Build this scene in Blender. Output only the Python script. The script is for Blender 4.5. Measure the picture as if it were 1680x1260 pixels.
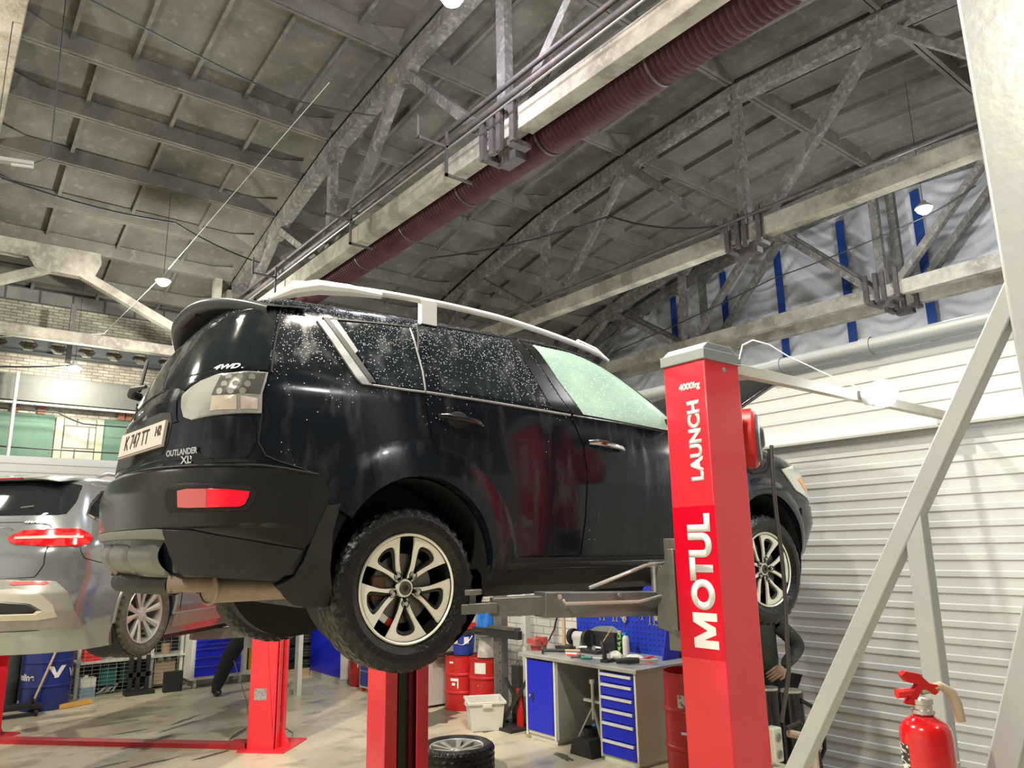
import bpy, bmesh, math, random
from mathutils import Vector, Matrix
random.seed(7)
for o in list(bpy.data.objects): bpy.data.objects.remove(o, do_unlink=True)
SC = bpy.context.scene
COL = SC.collection
PI = math.pi
# ---------------------------------------------------------------- camera
# building axes: X = away to the right wall, Y = along the trusses, Z up
cam_data = bpy.data.cameras.new('camera')
cam_data.sensor_fit = 'HORIZONTAL'; cam_data.sensor_width = 36.0
cam_data.lens = 1222.98 / 1680 * 36.0
cam_data.clip_start = 0.05; cam_data.clip_end = 200
cam = bpy.data.objects.new('camera', cam_data); COL.objects.link(cam)
_p, _r, _y = math.radians(12.3625), math.radians(-1.0227), math.radians(38.4858)
_f = Vector((0, math.cos(_p), math.sin(_p))); _r0 = Vector((1, 0, 0)); _u0 = _r0.cross(_f)
_rt = _r0 * math.cos(_r) + _u0 * math.sin(_r); _up = -_r0 * math.sin(_r) + _u0 * math.cos(_r)
_m = Matrix((_rt, _up, -_f)).transposed()
_a = Vector((-math.sin(_y), math.cos(_y), 0)); _b = Vector((math.cos(_y), math.sin(_y), 0))
_h = Matrix((_b, _a, Vector((0, 0, 1))))
cam.matrix_world = Matrix.Translation((0, 0, 1.9)) @ (_h @ _m).to_4x4()
SC.camera = cam
# ---------------------------------------------------------------- world, exposure
w = bpy.data.worlds.new('world'); SC.world = w; w.use_nodes = True
w.node_tree.nodes['Background'].inputs[0].default_value = (0.75, 0.82, 1.0, 1)
w.node_tree.nodes['Background'].inputs[1].default_value = 0.25
SC.view_settings.view_transform = 'Standard'; SC.view_settings.look = 'None'
SC.view_settings.gamma = 1.0; SC.view_settings.use_curve_mapping = False
SC.view_settings.exposure = 0.3
# ---------------------------------------------------------------- lamps: (x, y, z, watts, colour); unseen fill lamps are added after those in view
LAMPS = [
 ('hanging white industrial lamp high above the silver roof rail, near the top edge', 4.75, 7.1, 9.0, 380, (0.80, 0.80, 1.0)),
 ('hanging white industrial lamp glowing beyond the left car, under the concrete knee brace', 3.70, 17.0, 7.80, 1000, (1.0, 0.98, 0.9)),
 ('small bright lamp hanging on a black rod in front of the far brick wall', 2.65, 20.6, 6.40, 420, (1.0, 0.96, 0.86)),
 ('bright lamp hanging before the white wrinkled sheet of the gable', 15.0, 5.63, 8.33, 500, (0.93, 0.97, 1.0)),
 ('dazzling white lamp by the ribbed wall above the front of the black car', 4.60, 2.11, 2.79, 60, (0.95, 1.0, 0.97)),
 ('added fill lamp over the floor behind the viewer', -2.5, 1.0, 6.5, 1500, (1.0, 0.92, 0.76), 1),  # from here on: out-of-view lamps added to brighten the hall
 ('added fill lamp out of view near the left lift', -2.0, 9.5, 6.6, 900, (1.0, 0.93, 0.78)),
 ('added fill lamp out of view high over the middle of the hall', 3.2, 4.2, 8.8, 650, (1.0, 0.95, 0.84)),
 ('added fill lamp over the middle of the hall nearer the viewer', 2.6, 2.6, 6.9, 1350, (1.0, 0.93, 0.78), 1),
 ('added fill lamp over the near right corner', 3.6, -2.5, 6.4, 310, (0.97, 0.98, 1.0), 1),
 ('added fill lamp high over the left half of the hall', -1.6, 6.5, 8.5, 500, (1.0, 0.95, 0.84)),
 ('added fill lamp high over the right half of the hall', 8.6, 0.5, 8.7, 350, (0.97, 0.96, 0.95)),
 ('added fill lamp over the floor in the left half of the hall', -0.8, 5.0, 6.8, 1900, (1.0, 0.92, 0.74), 1),
 ('added fill lamp standing hidden in the bay behind the ribbed wall', 12.5, 7.0, 4.3, 1500, (0.95, 0.97, 1.0)),  # added behind the wall, unseen, to light roof and gable from below
 ('added fill lamp standing hidden right behind the ribbed wall', 9.3, 3.0, 3.9, 450, (0.97, 0.97, 1.0)),
 ('added fill lamp standing hidden behind the ribbed wall towards the far end', 9.3, 11.0, 3.9, 500, (0.97, 0.97, 1.0)),
]
# ---------------------------------------------------------------- materials
MATS = {}
def M(name, col=(.5,.5,.5), rough=.5, metal=0., spec=.5, n=None, bump=None, emit=None, coat=0., stretch=None, trans=0.):
    if name in MATS: return MATS[name]
    m = bpy.data.materials.new(name); m.use_nodes = True; nt = m.node_tree; b = nt.nodes['Principled BSDF']
    b.inputs['Base Color'].default_value = (*col, 1); b.inputs['Roughness'].default_value = rough
    b.inputs['Metallic'].default_value = metal; b.inputs['Specular IOR Level'].default_value = spec
    if coat: b.inputs['Coat Weight'].default_value = coat; b.inputs['Coat Roughness'].default_value = .06
    if trans: b.inputs['Transmission Weight'].default_value = trans
    if emit: b.inputs['Emission Color'].default_value = (*emit[:3], 1); b.inputs['Emission Strength'].default_value = emit[3]
    src = None
    if n or bump:
        tc = nt.nodes.new('ShaderNodeTexCoord'); mp = nt.nodes.new('ShaderNodeMapping')
        nt.links.new(tc.outputs['Object'], mp.inputs[0])
        if stretch: mp.inputs['Scale'].default_value = stretch
        src = mp.outputs[0]
    if n:     # n = [(scale, lo, hi, colour2, detail), ...] stains of a second colour
        last = None
        for i, (sc, lo, hi, c2, det) in enumerate(n):
            t = nt.nodes.new('ShaderNodeTexNoise'); t.inputs['Scale'].default_value = sc; t.inputs['Detail'].default_value = det
            t.inputs['Roughness'].default_value = .6
            nt.links.new(src, t.inputs['Vector'])
            mr = nt.nodes.new('ShaderNodeMapRange'); mr.inputs[1].default_value = lo; mr.inputs[2].default_value = hi
            nt.links.new(t.outputs['Fac'], mr.inputs[0])
            mx = nt.nodes.new('ShaderNodeMix'); mx.data_type = 'RGBA'
            nt.links.new(mr.outputs[0], mx.inputs[0])
            if last: nt.links.new(last, mx.inputs[6])
            else: mx.inputs[6].default_value = (*col, 1)
            mx.inputs[7].default_value = (*c2, 1); last = mx.outputs[2]
        nt.links.new(last, b.inputs['Base Color'])
    if bump:
        t = nt.nodes.new('ShaderNodeTexNoise'); t.inputs['Scale'].default_value = bump[0]; t.inputs['Detail'].default_value = 4
        nt.links.new(src, t.inputs['Vector'])
        bp = nt.nodes.new('ShaderNodeBump'); bp.inputs['Strength'].default_value = bump[1]; bp.inputs['Distance'].default_value = .02
        nt.links.new(t.outputs['Fac'], bp.inputs['Height']); nt.links.new(bp.outputs[0], b.inputs['Normal'])
    MATS[name] = m; return m
def brick(name, c1, c2, mortar, bw, bh, axis, ms=.012, rough=.85):
    if name in MATS: return MATS[name]
    m = bpy.data.materials.new(name); m.use_nodes = True; nt = m.node_tree; b = nt.nodes['Principled BSDF']
    tc = nt.nodes.new('ShaderNodeTexCoord'); sp = nt.nodes.new('ShaderNodeSeparateXYZ'); cb = nt.nodes.new('ShaderNodeCombineXYZ')
    nt.links.new(tc.outputs['Object'], sp.inputs[0]); nt.links.new(sp.outputs[axis], cb.inputs[0]); nt.links.new(sp.outputs[2], cb.inputs[1])
    t = nt.nodes.new('ShaderNodeTexBrick'); nt.links.new(cb.outputs[0], t.inputs[0])
    t.inputs['Color1'].default_value = (*c1, 1); t.inputs['Color2'].default_value = (*c2, 1); t.inputs['Mortar'].default_value = (*mortar, 1)
    t.inputs['Scale'].default_value = 1; t.inputs['Brick Width'].default_value = bw; t.inputs['Row Height'].default_value = bh; t.inputs['Mortar Size'].default_value = ms
    nz = nt.nodes.new('ShaderNodeTexNoise'); nz.inputs['Scale'].default_value = 1.3; nz.inputs['Detail'].default_value = 8
    nt.links.new(tc.outputs['Object'], nz.inputs['Vector'])
    mr = nt.nodes.new('ShaderNodeMapRange'); mr.inputs[1].default_value = .35; mr.inputs[2].default_value = .7; mr.inputs[3].default_value = .6; mr.inputs[4].default_value = 1.15
    nt.links.new(nz.outputs['Fac'], mr.inputs[0])
    mx = nt.nodes.new('ShaderNodeMix'); mx.data_type = 'RGBA'; mx.blend_type = 'MULTIPLY'; mx.inputs[0].default_value = 1
    nt.links.new(t.outputs[0], mx.inputs[6]); nt.links.new(mr.outputs[0], mx.inputs[7]); nt.links.new(mx.outputs[2], b.inputs['Base Color'])
    b.inputs['Roughness'].default_value = rough; MATS[name] = m; return m
# ---------------------------------------------------------------- mesh builder
class MB:
    def __init__(s): s.v = []; s.f = []; s.mi = []; s.cur = 0
    def add(s, vs, fs):
        k = len(s.v); s.v += [tuple(p) for p in vs]; s.f += [tuple(i + k for i in f) for f in fs]; s.mi += [s.cur] * len(fs); return s
    def box(s, x0, x1, y0, y1, z0, z1):
        if x0 > x1: x0, x1 = x1, x0
        if y0 > y1: y0, y1 = y1, y0
        if z0 > z1: z0, z1 = z1, z0
        return s.add([(x0,y0,z0),(x1,y0,z0),(x1,y1,z0),(x0,y1,z0),(x0,y0,z1),(x1,y0,z1),(x1,y1,z1),(x0,y1,z1)],
                     [(0,3,2,1),(4,5,6,7),(0,1,5,4),(1,2,6,5),(2,3,7,6),(3,0,4,7)])
    def beam(s, a, b, w, h, up=(0,0,1)):
        a = Vector(a); b = Vector(b); d = (b - a).normalized(); up = Vector(up)
        sx = d.cross(up)
        if sx.length < 1e-4: sx = d.cross(Vector((1,0,0)))
        sx.normalize(); u = sx.cross(d)
        vs = [p + sx * i * w / 2 + u * j * h / 2 for p in (a, b) for i, j in ((-1,-1),(1,-1),(1,1),(-1,1))]
        return s.add(vs, [(0,1,2,3),(7,6,5,4),(0,4,5,1),(1,5,6,2),(2,6,7,3),(3,7,4,0)])
    def tube(s, pts, r, n=8, cap=True, radii=None):
        pts = [Vector(p) for p in pts]; k0 = len(s.v); rings = []
        prev = None
        for i, p in enumerate(pts):
            d = (pts[min(i+1, len(pts)-1)] - pts[max(i-1, 0)]).normalized()
            if prev is None:
                a = Vector((0,0,1)) if abs(d.z) < .9 else Vector((1,0,0)); x = d.cross(a).normalized()
            else: x = (prev - d * prev.dot(d)).normalized()
            prev = x; y = d.cross(x); rr = radii[i] if radii else r
            rings.append([p + (x * math.cos(2*PI*j/n) + y * math.sin(2*PI*j/n)) * rr for j in range(n)])
        vs = [q for R_ in rings for q in R_]; fs = []
        for i in range(len(pts)-1):
            for j in range(n): fs.append((i*n+j, i*n+(j+1)%n, (i+1)*n+(j+1)%n, (i+1)*n+j))
        if cap: fs.append(tuple(range(n))[::-1]); fs.append(tuple((len(pts)-1)*n+j for j in range(n)))
        return s.add(vs, fs)
    def cyl(s, a, b, r, n=20, r2=None): return s.tube([a, b], r, n, True, [r, r if r2 is None else r2])
    def lathe(s, prof, o=(0,0,0), ax='z', n=32, a0=0, a1=2*PI):
        full = abs(a1 - a0 - 2*PI) < 1e-6; m = n if full else n + 1; vs = []
        for i in range(m):
            t = a0 + (a1-a0)*i/n; c, q = math.cos(t), math.sin(t)
            for r, h in prof:
                p = (r*c, r*q, h) if ax == 'z' else ((r*c, h, r*q) if ax == 'y' else (h, r*c, r*q))
                vs.append((p[0]+o[0], p[1]+o[1], p[2]+o[2]))
        L = len(prof); fs = []
        for i in range(n):
            j = (i+1) % m
            for k in range(L-1): fs.append((i*L+k, j*L+k, j*L+k+1, i*L+k+1))
        return s.add(vs, fs)
    def prism(s, poly, fn, d0, d1):   # poly 2d, fn(u, v, d) -> 3d point
        n = len(poly); vs = [fn(u, v, d0) for u, v in poly] + [fn(u, v, d1) for u, v in poly]
        return s.add(vs, [tuple(range(n)), tuple(range(2*n-1, n-1, -1))] + [(i, (i+1)%n, n+(i+1)%n, n+i) for i in range(n)])
    def grid(s, fn, nu, nv, closeu=False):
        vs = [fn(i/nu, j/nv) for i in range(nu + (0 if closeu else 1)) for j in range(nv+1)]; fs = []
        m = nu if closeu else nu + 1
        for i in range(nu):
            a = i; b = (i+1) % m
            for j in range(nv): fs.append((a*(nv+1)+j, b*(nv+1)+j, b*(nv+1)+j+1, a*(nv+1)+j+1))
        return s.add(vs, fs)
    def ball(s, c, r, n=12, m=8):
        rx, ry, rz = (r, r, r) if not isinstance(r, tuple) else r
        return s.grid(lambda u, v: (c[0]+rx*math.cos(2*PI*u)*math.sin(PI*v), c[1]+ry*math.sin(2*PI*u)*math.sin(PI*v), c[2]+rz*math.cos(PI*v)), n, m, True)
    def xf(s, mat, k=0):
        s.v[k:] = [tuple(mat @ Vector(p)) for p in s.v[k:]]; return s
    def build(s, name, mat, parent=None, world=False, loc=None, smooth=None, bevel=0, angle=35):
        me = bpy.data.meshes.new(name); off = Vector((0,0,0))
        if world and parent: off = parent.location
        if loc: off = Vector(loc)
        me.from_pydata([tuple(Vector(p) - off) for p in s.v], [], s.f)
        mats = mat if isinstance(mat, (list, tuple)) else [mat]
        for q in mats: me.materials.append(q)
        if len(mats) > 1: me.polygons.foreach_set('material_index', s.mi)
        bm = bmesh.new(); bm.from_mesh(me)
        bmesh.ops.remove_doubles(bm, verts=bm.verts, dist=1e-6)
        bmesh.ops.recalc_face_normals(bm, faces=bm.faces); bm.to_mesh(me); bm.free()
        me.update()
        me.polygons.foreach_set('use_smooth', [True] * len(me.polygons))
        try: me.set_sharp_from_angle(angle=math.radians(angle))
        except Exception: pass
        o = bpy.data.objects.new(name, me); COL.objects.link(o)
        if parent: o.parent = parent
        if loc: o.location = loc
        if bevel:
            b = o.modifiers.new('bevel', 'BEVEL'); b.width = bevel; b.segments = 2; b.limit_method = 'ANGLE'; b.angle_limit = math.radians(40)
        return o
def tag(o, label, cat, group=None, kind=None):
    o['label'] = label; o['category'] = cat
    if group: o['group'] = group
    if kind: o['kind'] = kind
    return o
def thing(name, label, cat, loc=(0,0,0), rz=0, group=None):
    o = bpy.data.objects.new(name, None); o.empty_display_size = .1; COL.objects.link(o)
    o.location = loc; o.rotation_euler = (0, 0, rz); return tag(o, label, cat, group)
def struct(o): o['kind'] = 'structure'; return o
def copy_tree(o, label=None, parent=None):
    c = o.copy(); COL.objects.link(c)
    if parent is not None: c.parent = parent
    if label: c['label'] = label
    for ch in list(o.children): copy_tree(ch, None, c)
    return c
def text(name, s, size, mat, mw, parent=None, bold=.0, ext=.002, sx=1.0, align='CENTER', shear=0.):
    """flat lettering as a mesh; mw maps text space (x right, y up, z out) to parent space"""
    cu = bpy.data.curves.new(name, 'FONT'); cu.body = s; cu.size = size; cu.extrude = ext; cu.offset = bold; cu.align_x = align; cu.align_y = 'CENTER'; cu.shear = shear
    t = bpy.data.objects.new(name, cu); COL.objects.link(t); bpy.context.view_layer.update()
    me = bpy.data.meshes.new_from_object(t.evaluated_get(bpy.context.evaluated_depsgraph_get()))
    bpy.data.objects.remove(t, do_unlink=True)
    me.transform(mw @ Matrix.Diagonal((sx, 1, 1, 1))); me.materials.clear(); me.materials.append(mat)
    o = bpy.data.objects.new(name, me); COL.objects.link(o)
    if parent: o.parent = parent
    return o
def frame(o, x, y, z=None):
    """matrix from origin, text x axis, text y axis"""
    x = Vector(x).normalized(); y = Vector(y); y = (y - x * x.dot(y)).normalized(); z = x.cross(y)
    m = Matrix((x, y, z)).transposed().to_4x4(); m.translation = Vector(o); return m
concrete_roof = M('roof_slab_concrete', (.175,.163,.137), .9, n=[(.9,.35,.65,(.11,.102,.085),8),(5,.55,.75,(.225,.21,.178),6)], bump=(25,.25))
concrete_beam = M('old_beam_concrete', (.47,.435,.36), .9, n=[(1.6,.35,.6,(.22,.20,.165),10),(11,.5,.7,(.36,.33,.27),6)], bump=(30,.5))
concrete_dark = M('sooty_concrete', (.19,.178,.155), .9, n=[(2.2,.35,.65,(.09,.085,.078),10),(9,.5,.75,(.32,.30,.26),6)], bump=(30,.5))
steel_dark = M('dark_rusty_steel', (.09,.08,.08), .6, .3, n=[(6,.45,.7,(.16,.12,.10),6)])
steel_grey = M('grey_painted_steel', (.40,.415,.44), .28, .15, n=[(7,.45,.7,(.43,.43,.415),6)], bump=(22,.05))
steel_lift = M('grey_lift_steel', (.20,.20,.195), .42, .4, n=[(9,.45,.75,(.13,.13,.125),6)])
zinc = M('zinc_plated_steel', (.62,.62,.6), .3, .8)
chrome = M('chrome', (.75,.75,.76), .12, 1.)
white_sheet = M('white_ribbed_sheet', (.52,.53,.54), .42, n=[(1.3,.5,.75,(.56,.57,.55),6)])
white_paint = M('white_enamel', (.72,.73,.68), .4, n=[(8,.5,.8,(.6,.6,.54),6)])
cream_paint = M('pale_cream_enamel', (.66,.70,.58), .45)
red_lift = M('glossy_red_enamel', (.80,.028,.05), .3, coat=.3, n=[(4,.5,.9,(.66,.02,.035),4)])
red_band = M('deep_red_vinyl', (.64,.0,.018), .3)
red_plain = M('red_enamel', (.66,.02,.02), .4, n=[(12,.45,.75,(.48,.015,.012),6)])
blue_paint = M('blue_cabinet_enamel', (.008,.02,.58), .42)
blue_dark = M('dark_blue_drum_enamel', (.012,.03,.20), .35, n=[(10,.45,.8,(.02,.04,.26),5)])
blue_strip = M('blue_strip', (.008,.05,.24), .6)
black_plastic = M('black_plastic', (.022,.022,.023), .5)
black_gloss = M('black_gloss_plastic', (.012,.012,.013), .2)
rubber = M('tyre_rubber', (.018,.018,.018), .55, n=[(30,.5,.75,(.05,.048,.043),6)], bump=(80,.3))
rubber_dusty = M('dusty_tyre_rubber', (.06,.055,.045), .8, n=[(25,.45,.75,(.12,.105,.08),6)], bump=(80,.3))
rubber_wet = M('wet_tyre_rubber', (.008,.008,.008), .3, spec=.35, n=[(40,.55,.75,(.022,.022,.022),6)], bump=(55,.3))
grey_plastic = M('grey_cap_plastic', (.27,.29,.30), .45)
white_vinyl = M('white_lettering', (.80,.80,.80), .4)
alloy_machined = M('machined_alloy', (.86,.86,.76), .35, .15)
alloy_black = M('black_alloy', (.015,.015,.015), .35, .2)
alloy_grey = M('grey_alloy', (.50,.49,.46), .35, .6)
brown_muffler = M('dusty_brown_steel', (.33,.25,.20), .75, .2, n=[(10,.4,.7,(.22,.17,.14),6)])
white_plastic = M('milky_white_plastic', (.72,.72,.66), .45)
cloth_black = M('black_work_cloth', (.012,.013,.015), .9, bump=(40,.5))
skin = M('skin', (.55,.36,.27), .5)
wood = M('pale_wood', (.55,.40,.24), .6, n=[(6,.4,.7,(.42,.29,.16),5)], stretch=(1,1,8))
paper = M('paper', (.75,.74,.68), .7)
yellow = M('yellow_plastic', (.75,.55,.03), .5)
orange_foam = M('orange_foam', (.75,.42,.10), .7)
teal = M('teal_plastic', (.01,.12,.11), .4)
dark_void = M('dark_gap', (.006,.006,.007), .8)
green_wall = M('green_painted_infill', (.14,.235,.17), .85, n=[(1.2,.45,.7,(.11,.19,.14),8),(6,.6,.8,(.2,.29,.2),6)])
# ---------------------------------------------------------------- floor
floor_m = M('worn_beige_concrete_floor', (.60,.55,.40), .36, n=[(.55,.38,.62,(.50,.46,.34),10),(2.6,.52,.70,(.30,.275,.21),9),(14,.66,.74,(.15,.14,.12),8)], bump=(18,.06), stretch=(1,1.5,1))
mb = MB(); mb.box(-9, 24, -9, 26, -.15, 0); struct(mb.build('floor', floor_m))
# dark oily stains and a long crack on the floor
oil = M('dark_oil_stain', (.09,.082,.062), .4, n=[(9,.4,.7,(.14,.13,.10),8)])
rs = random.Random(3)
for (x, y, a, b, rot) in ((2.2,8.9,.34,.05,.5),(2.6,9.4,.3,.035,.6),(2.0,8.0,.22,.03,.2),(2.5,7.9,.2,.03,.3),(2.75,9.7,.25,.03,.7),(2.15,9.5,.18,.025,.1),(4.98,5.6,.16,.05,1.3),(4.9,7.8,.5,.28,.7),(5.3,7.0,.35,.2,.2),(3.0,8.6,.28,.035,.9),(1.7,8.2,.16,.03,.2)):
    mb = MB(); n = 26
    pts = []
    for i in range(n):
        t = 2*PI*i/n; k = 1 + rs.uniform(-.28, .28)
        u, v = a*math.cos(t)*k, b*math.sin(t)*k
        pts.append((x+u*math.cos(rot)-v*math.sin(rot), y+u*math.sin(rot)+v*math.cos(rot)))
    mb.add([(p[0],p[1],.0015) for p in pts], [tuple(range(n))])
    o = mb.build('floor_stain', oil, loc=(x, y, 0)); tag(o, 'dark oily stain on the worn beige floor', 'stain', 'oil stains on the floor')
# ---------------------------------------------------------------- ribbed sheet walls
def ribbed(fn, length, height, period=.12, depth=.011):
    prof = []; z = 0
    while z < height - period:
        prof += [(z, 0), (z+.066, 0), (z+.074, depth), (z+.112, depth)]; z += period
    prof.append((height, 0))
    mb = MB(); n = len(prof)
    mb.add([fn(0, zz, d) for zz, d in prof] + [fn(length, zz, d) for zz, d in prof], [(i, i+1, n+i+1, n+i) for i in range(n-1)])
    mb.add([fn(0,0,-.08), fn(length,0,-.08), fn(length,height,-.08), fn(0,height,-.08)], [(0,1,2,3)])
    mb.add([fn(0,height,-.08), fn(length,height,-.08), fn(length,height,0), fn(0,height,0)], [(0,1,2,3)])
    return mb
struct(ribbed(lambda l, z, d: (6.1-d, -7+l, z), 12.0, 3.42).build('wall_right', white_sheet, angle=20))
struct(ribbed(lambda l, z, d: (-8+l, 12.7-d, z), 14.1, 3.3).build('wall_back', white_sheet, angle=20))
brick_white = brick('white_painted_brick', (.66,.66,.62), (.58,.58,.54), (.30,.29,.27), .26, .088, 1, .006, .6)
mb = MB(); mb.box(6.1, 6.35, 5.0, 12.7, 0, 3.42); struct(mb.build('wall_right.001', brick_white))
t = struct(MB().box(6.03, 6.09, -6.9, 12.6, 2.755, 2.83).build('trim_1', white_paint)); 
t = struct(MB().box(6.0, 6.09, -6.9, 12.6, 2.735, 2.755).build('trim_2', M('grey_rail_lip', (.36,.36,.34), .5)))  # narrow grey lower strip of the two-tone rail
# grey pipe along the top of the wall with couplings
pipe_m = M('grey_plastic_pipe', (.27,.285,.29), .35)
r = thing('wall_pipe', 'thick grey plastic pipe running along the top of the white ribbed wall', 'pipe', (6.02, 2.5, 3.47))
MB().cyl((6.02,-6.8,3.47),(6.02,12.5,3.47),.066,24).build('pipe', pipe_m, r, True)
for y in (2.8, 3.62, .6, -1.6, 5.9, 8.2): MB().cyl((6.02,y,3.47),(6.02,y+.09,3.47),.076,24).build('coupling', pipe_m, r, True)
# ---------------------------------------------------------------- far brick wall
bw = brick('pale_sooty_brick', (.50,.46,.36), (.34,.305,.24), (.20,.18,.145), .26, .082, 0, .012)
struct(MB().box(-12, 19.5, 22.0, 22.4, 0, 8.27).build('wall_far', bw, loc=(0,22,0)))
gb = brick('dark_grey_blockwork', (.20,.19,.17), (.15,.145,.13), (.07,.07,.065), .75, .38, 0, .03)
struct(MB().box(-12, 19.5, 21.95, 22.4, 8.27, 8.65).build('wall_far.001', gb, loc=(0,21.95,8.27)))
struct(MB().box(-12, 19.5, 22.4, 22.6, 0, 12.5).build('wall_far.002', concrete_dark))
for i, (x0, x1) in enumerate(((-6,2.52),(3.64,9.0))):
    o = MB().box(x0, x1, 21.94, 22.0, 4.01, 5.40).build('wall_panel', green_wall, loc=(x0, 21.94, 4.01))
    tag(o, ('green painted wall infill left of the pale block pier' , 'green painted wall infill right of the pale block pier')[i], 'wall panel')
pier = brick('pale_aerated_block', (.60,.57,.46), (.53,.50,.40), (.20,.18,.15), .57, .57, 0, .02)
o = MB().box(2.73, 3.45, 21.88, 21.99, 4.01, 5.35).build('block_pier', pier, loc=(2.73,21.88,4.01)); tag(o, 'pale aerated block infill between two green wall panels', 'wall panel')
pale = M('pale_yellow_plaster', (.50,.52,.34), .8)
for x, s_ in ((2.55,'left'),(3.47,'right')):
    o = MB().box(x, x+.165, 21.89, 21.99, 4.01, 5.38).build('wall_jamb', pale); tag(o, 'pale yellow jamb on the %s of the block infill' % s_, 'jamb')
o = MB().box(-8, 12, 21.6, 21.93, 5.66, 6.30).build('grey_wall_beam', M('grey_beam_paint', (.12,.12,.105), .7, n=[(1.5,.4,.7,(.10,.10,.088),6)])); tag(o, 'long plain grey beam across the far brick wall', 'beam')
o = MB().cyl((-8,21.55,5.58),(12,21.55,5.58),.032,10).build('wall_conduit', white_paint); tag(o, 'thin white pipe running under the grey beam of the far wall', 'pipe')
o = MB().cyl((1.565,21.35,0),(1.565,21.35,6.3),.04,10).build('wall_conduit.001', white_paint); tag(o, 'upright white pipe in front of the far wall and its green panel', 'pipe')
rust = M('rust_stain', (.24,.10,.05), .85)
for x0 in (1.55, 2.12, 3.95, 4.15):
    o = MB().box(x0, x0+.16, 21.92, 21.945, 5.40, 5.62).build('rust_patch', rust); tag(o, 'small rust stained patch on the brick band above the green panels', 'stain', 'rust patches above the green panels')
# castellated black beam with hexagonal holes
cb = MB(); px = .642; z0, z1 = 6.85, 7.235; zc = 7.042; y0, y1 = 21.47, 21.54; hw_, hh = .215, .151
off = 2.356 - round((2.356+7)/px)*px + 7
xs = [-7.0 + px*i + off for i in range(28)]
for q in xs:
    hexp = [(q-hw_,zc),(q-.083,zc-hh),(q+.083,zc-hh),(q+hw_,zc),(q+.083,zc+hh),(q-.083,zc+hh)]
    out = [(q-px/2,zc),(q-px/2,z0),(q+px/2,z0),(q+px/2,zc),(q+px/2,z1),(q-px/2,z1)]
    for yy in (y0, y1):
        vs = [(a, yy, b) for a, b in hexp + out]
        cb.add(vs, [(i, (i+1)%6, 6+(i+1)%6, 6+i) for i in range(6)])
    cb.add([(a, yy, b) for a, b in hexp for yy in (y0, y1)], [(2*i, 2*((i+1)%6), 2*((i+1)%6)+1, 2*i+1) for i in range(6)])
cb.box(xs[0]-px/2, xs[-1]+px/2, y0-.1, y1+.1, z1, z1+.03); cb.box(xs[0]-px/2, xs[-1]+px/2, y0-.1, y1+.1, z0-.03, z0)
tag(cb.build('castellated_beam', M('black_beam_paint', (.03,.033,.033), .6)), 'long black beam with a row of hexagonal holes before the far brick wall', 'beam')
o = MB().box(2.44,2.55,20.56,20.65,6.5,8.0).build('lamp_rod', steel_dark); tag(o, 'black rod that carries the small lamp at the far brick wall', 'rod')
# ---------------------------------------------------------------- gable wall with a white sheet
def gable(u, v):
    y = -8 + 34*u; z = 12*v
    sag = math.sin(y*2.1+math.sin(z*1.3)*1.5)*.04
    seg = ((y - 1.55) / 1.9) % 1.0      # cloth sags between the strips
    cat_ = 4*seg*(1-seg); k = math.floor((y-1.55)/1.9)
    ph = z*9 + cat_*(6+1.5*math.sin(k*2.1+z*.8)) + math.sin(y*.9+z*.7)*1.6 + k*1.3
    tight = .35+.65*abs(math.sin(z*.9+k))
    return (19.6 + .085*tight*(abs(math.sin(ph*.5))**.6-.5) + .035*math.sin(ph*1.9+y*2.7) + .05*cat_*math.sin(z*1.7+k) + sag, y, z)
cloth_m = M('white_wrinkled_sheet', (.66,.67,.69), .6, n=[(1.1,.4,.65,(.55,.56,.59),6)])
o = MB().grid(gable, 300, 260).build('wall_sheeting', cloth_m, angle=180); tag(o, 'white wrinkled insulating sheet hung over the whole gable wall', 'sheeting')
struct(MB().box(20.0, 20.3, -9, 26, 0, 12.5).build('wall_gable', concrete_dark))
def roofz0(y): d = abs(y-7.8); return 10.8-.25*d**.9*.35
for i, yy in enumerate((15.5, 13.45, 11.5, 9.5, 7.45, 5.4, 3.4, 1.4)):
    o = MB().box(19.36, 19.40, yy-.11, yy+.11, 0, roofz0(yy)).build('blue_strip', blue_strip); tag(o, 'upright blue strip clamping the wrinkled white sheet on the gable', 'strip', 'blue strips on the gable sheet')
struct(MB().box(-8.3, -8, -9, 26, 0, 12.5).build('wall_left', white_sheet))
struct(MB().box(-8, 20, -9.3, -9, 0, 12.5).build('wall_near', concrete_dark))
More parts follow.
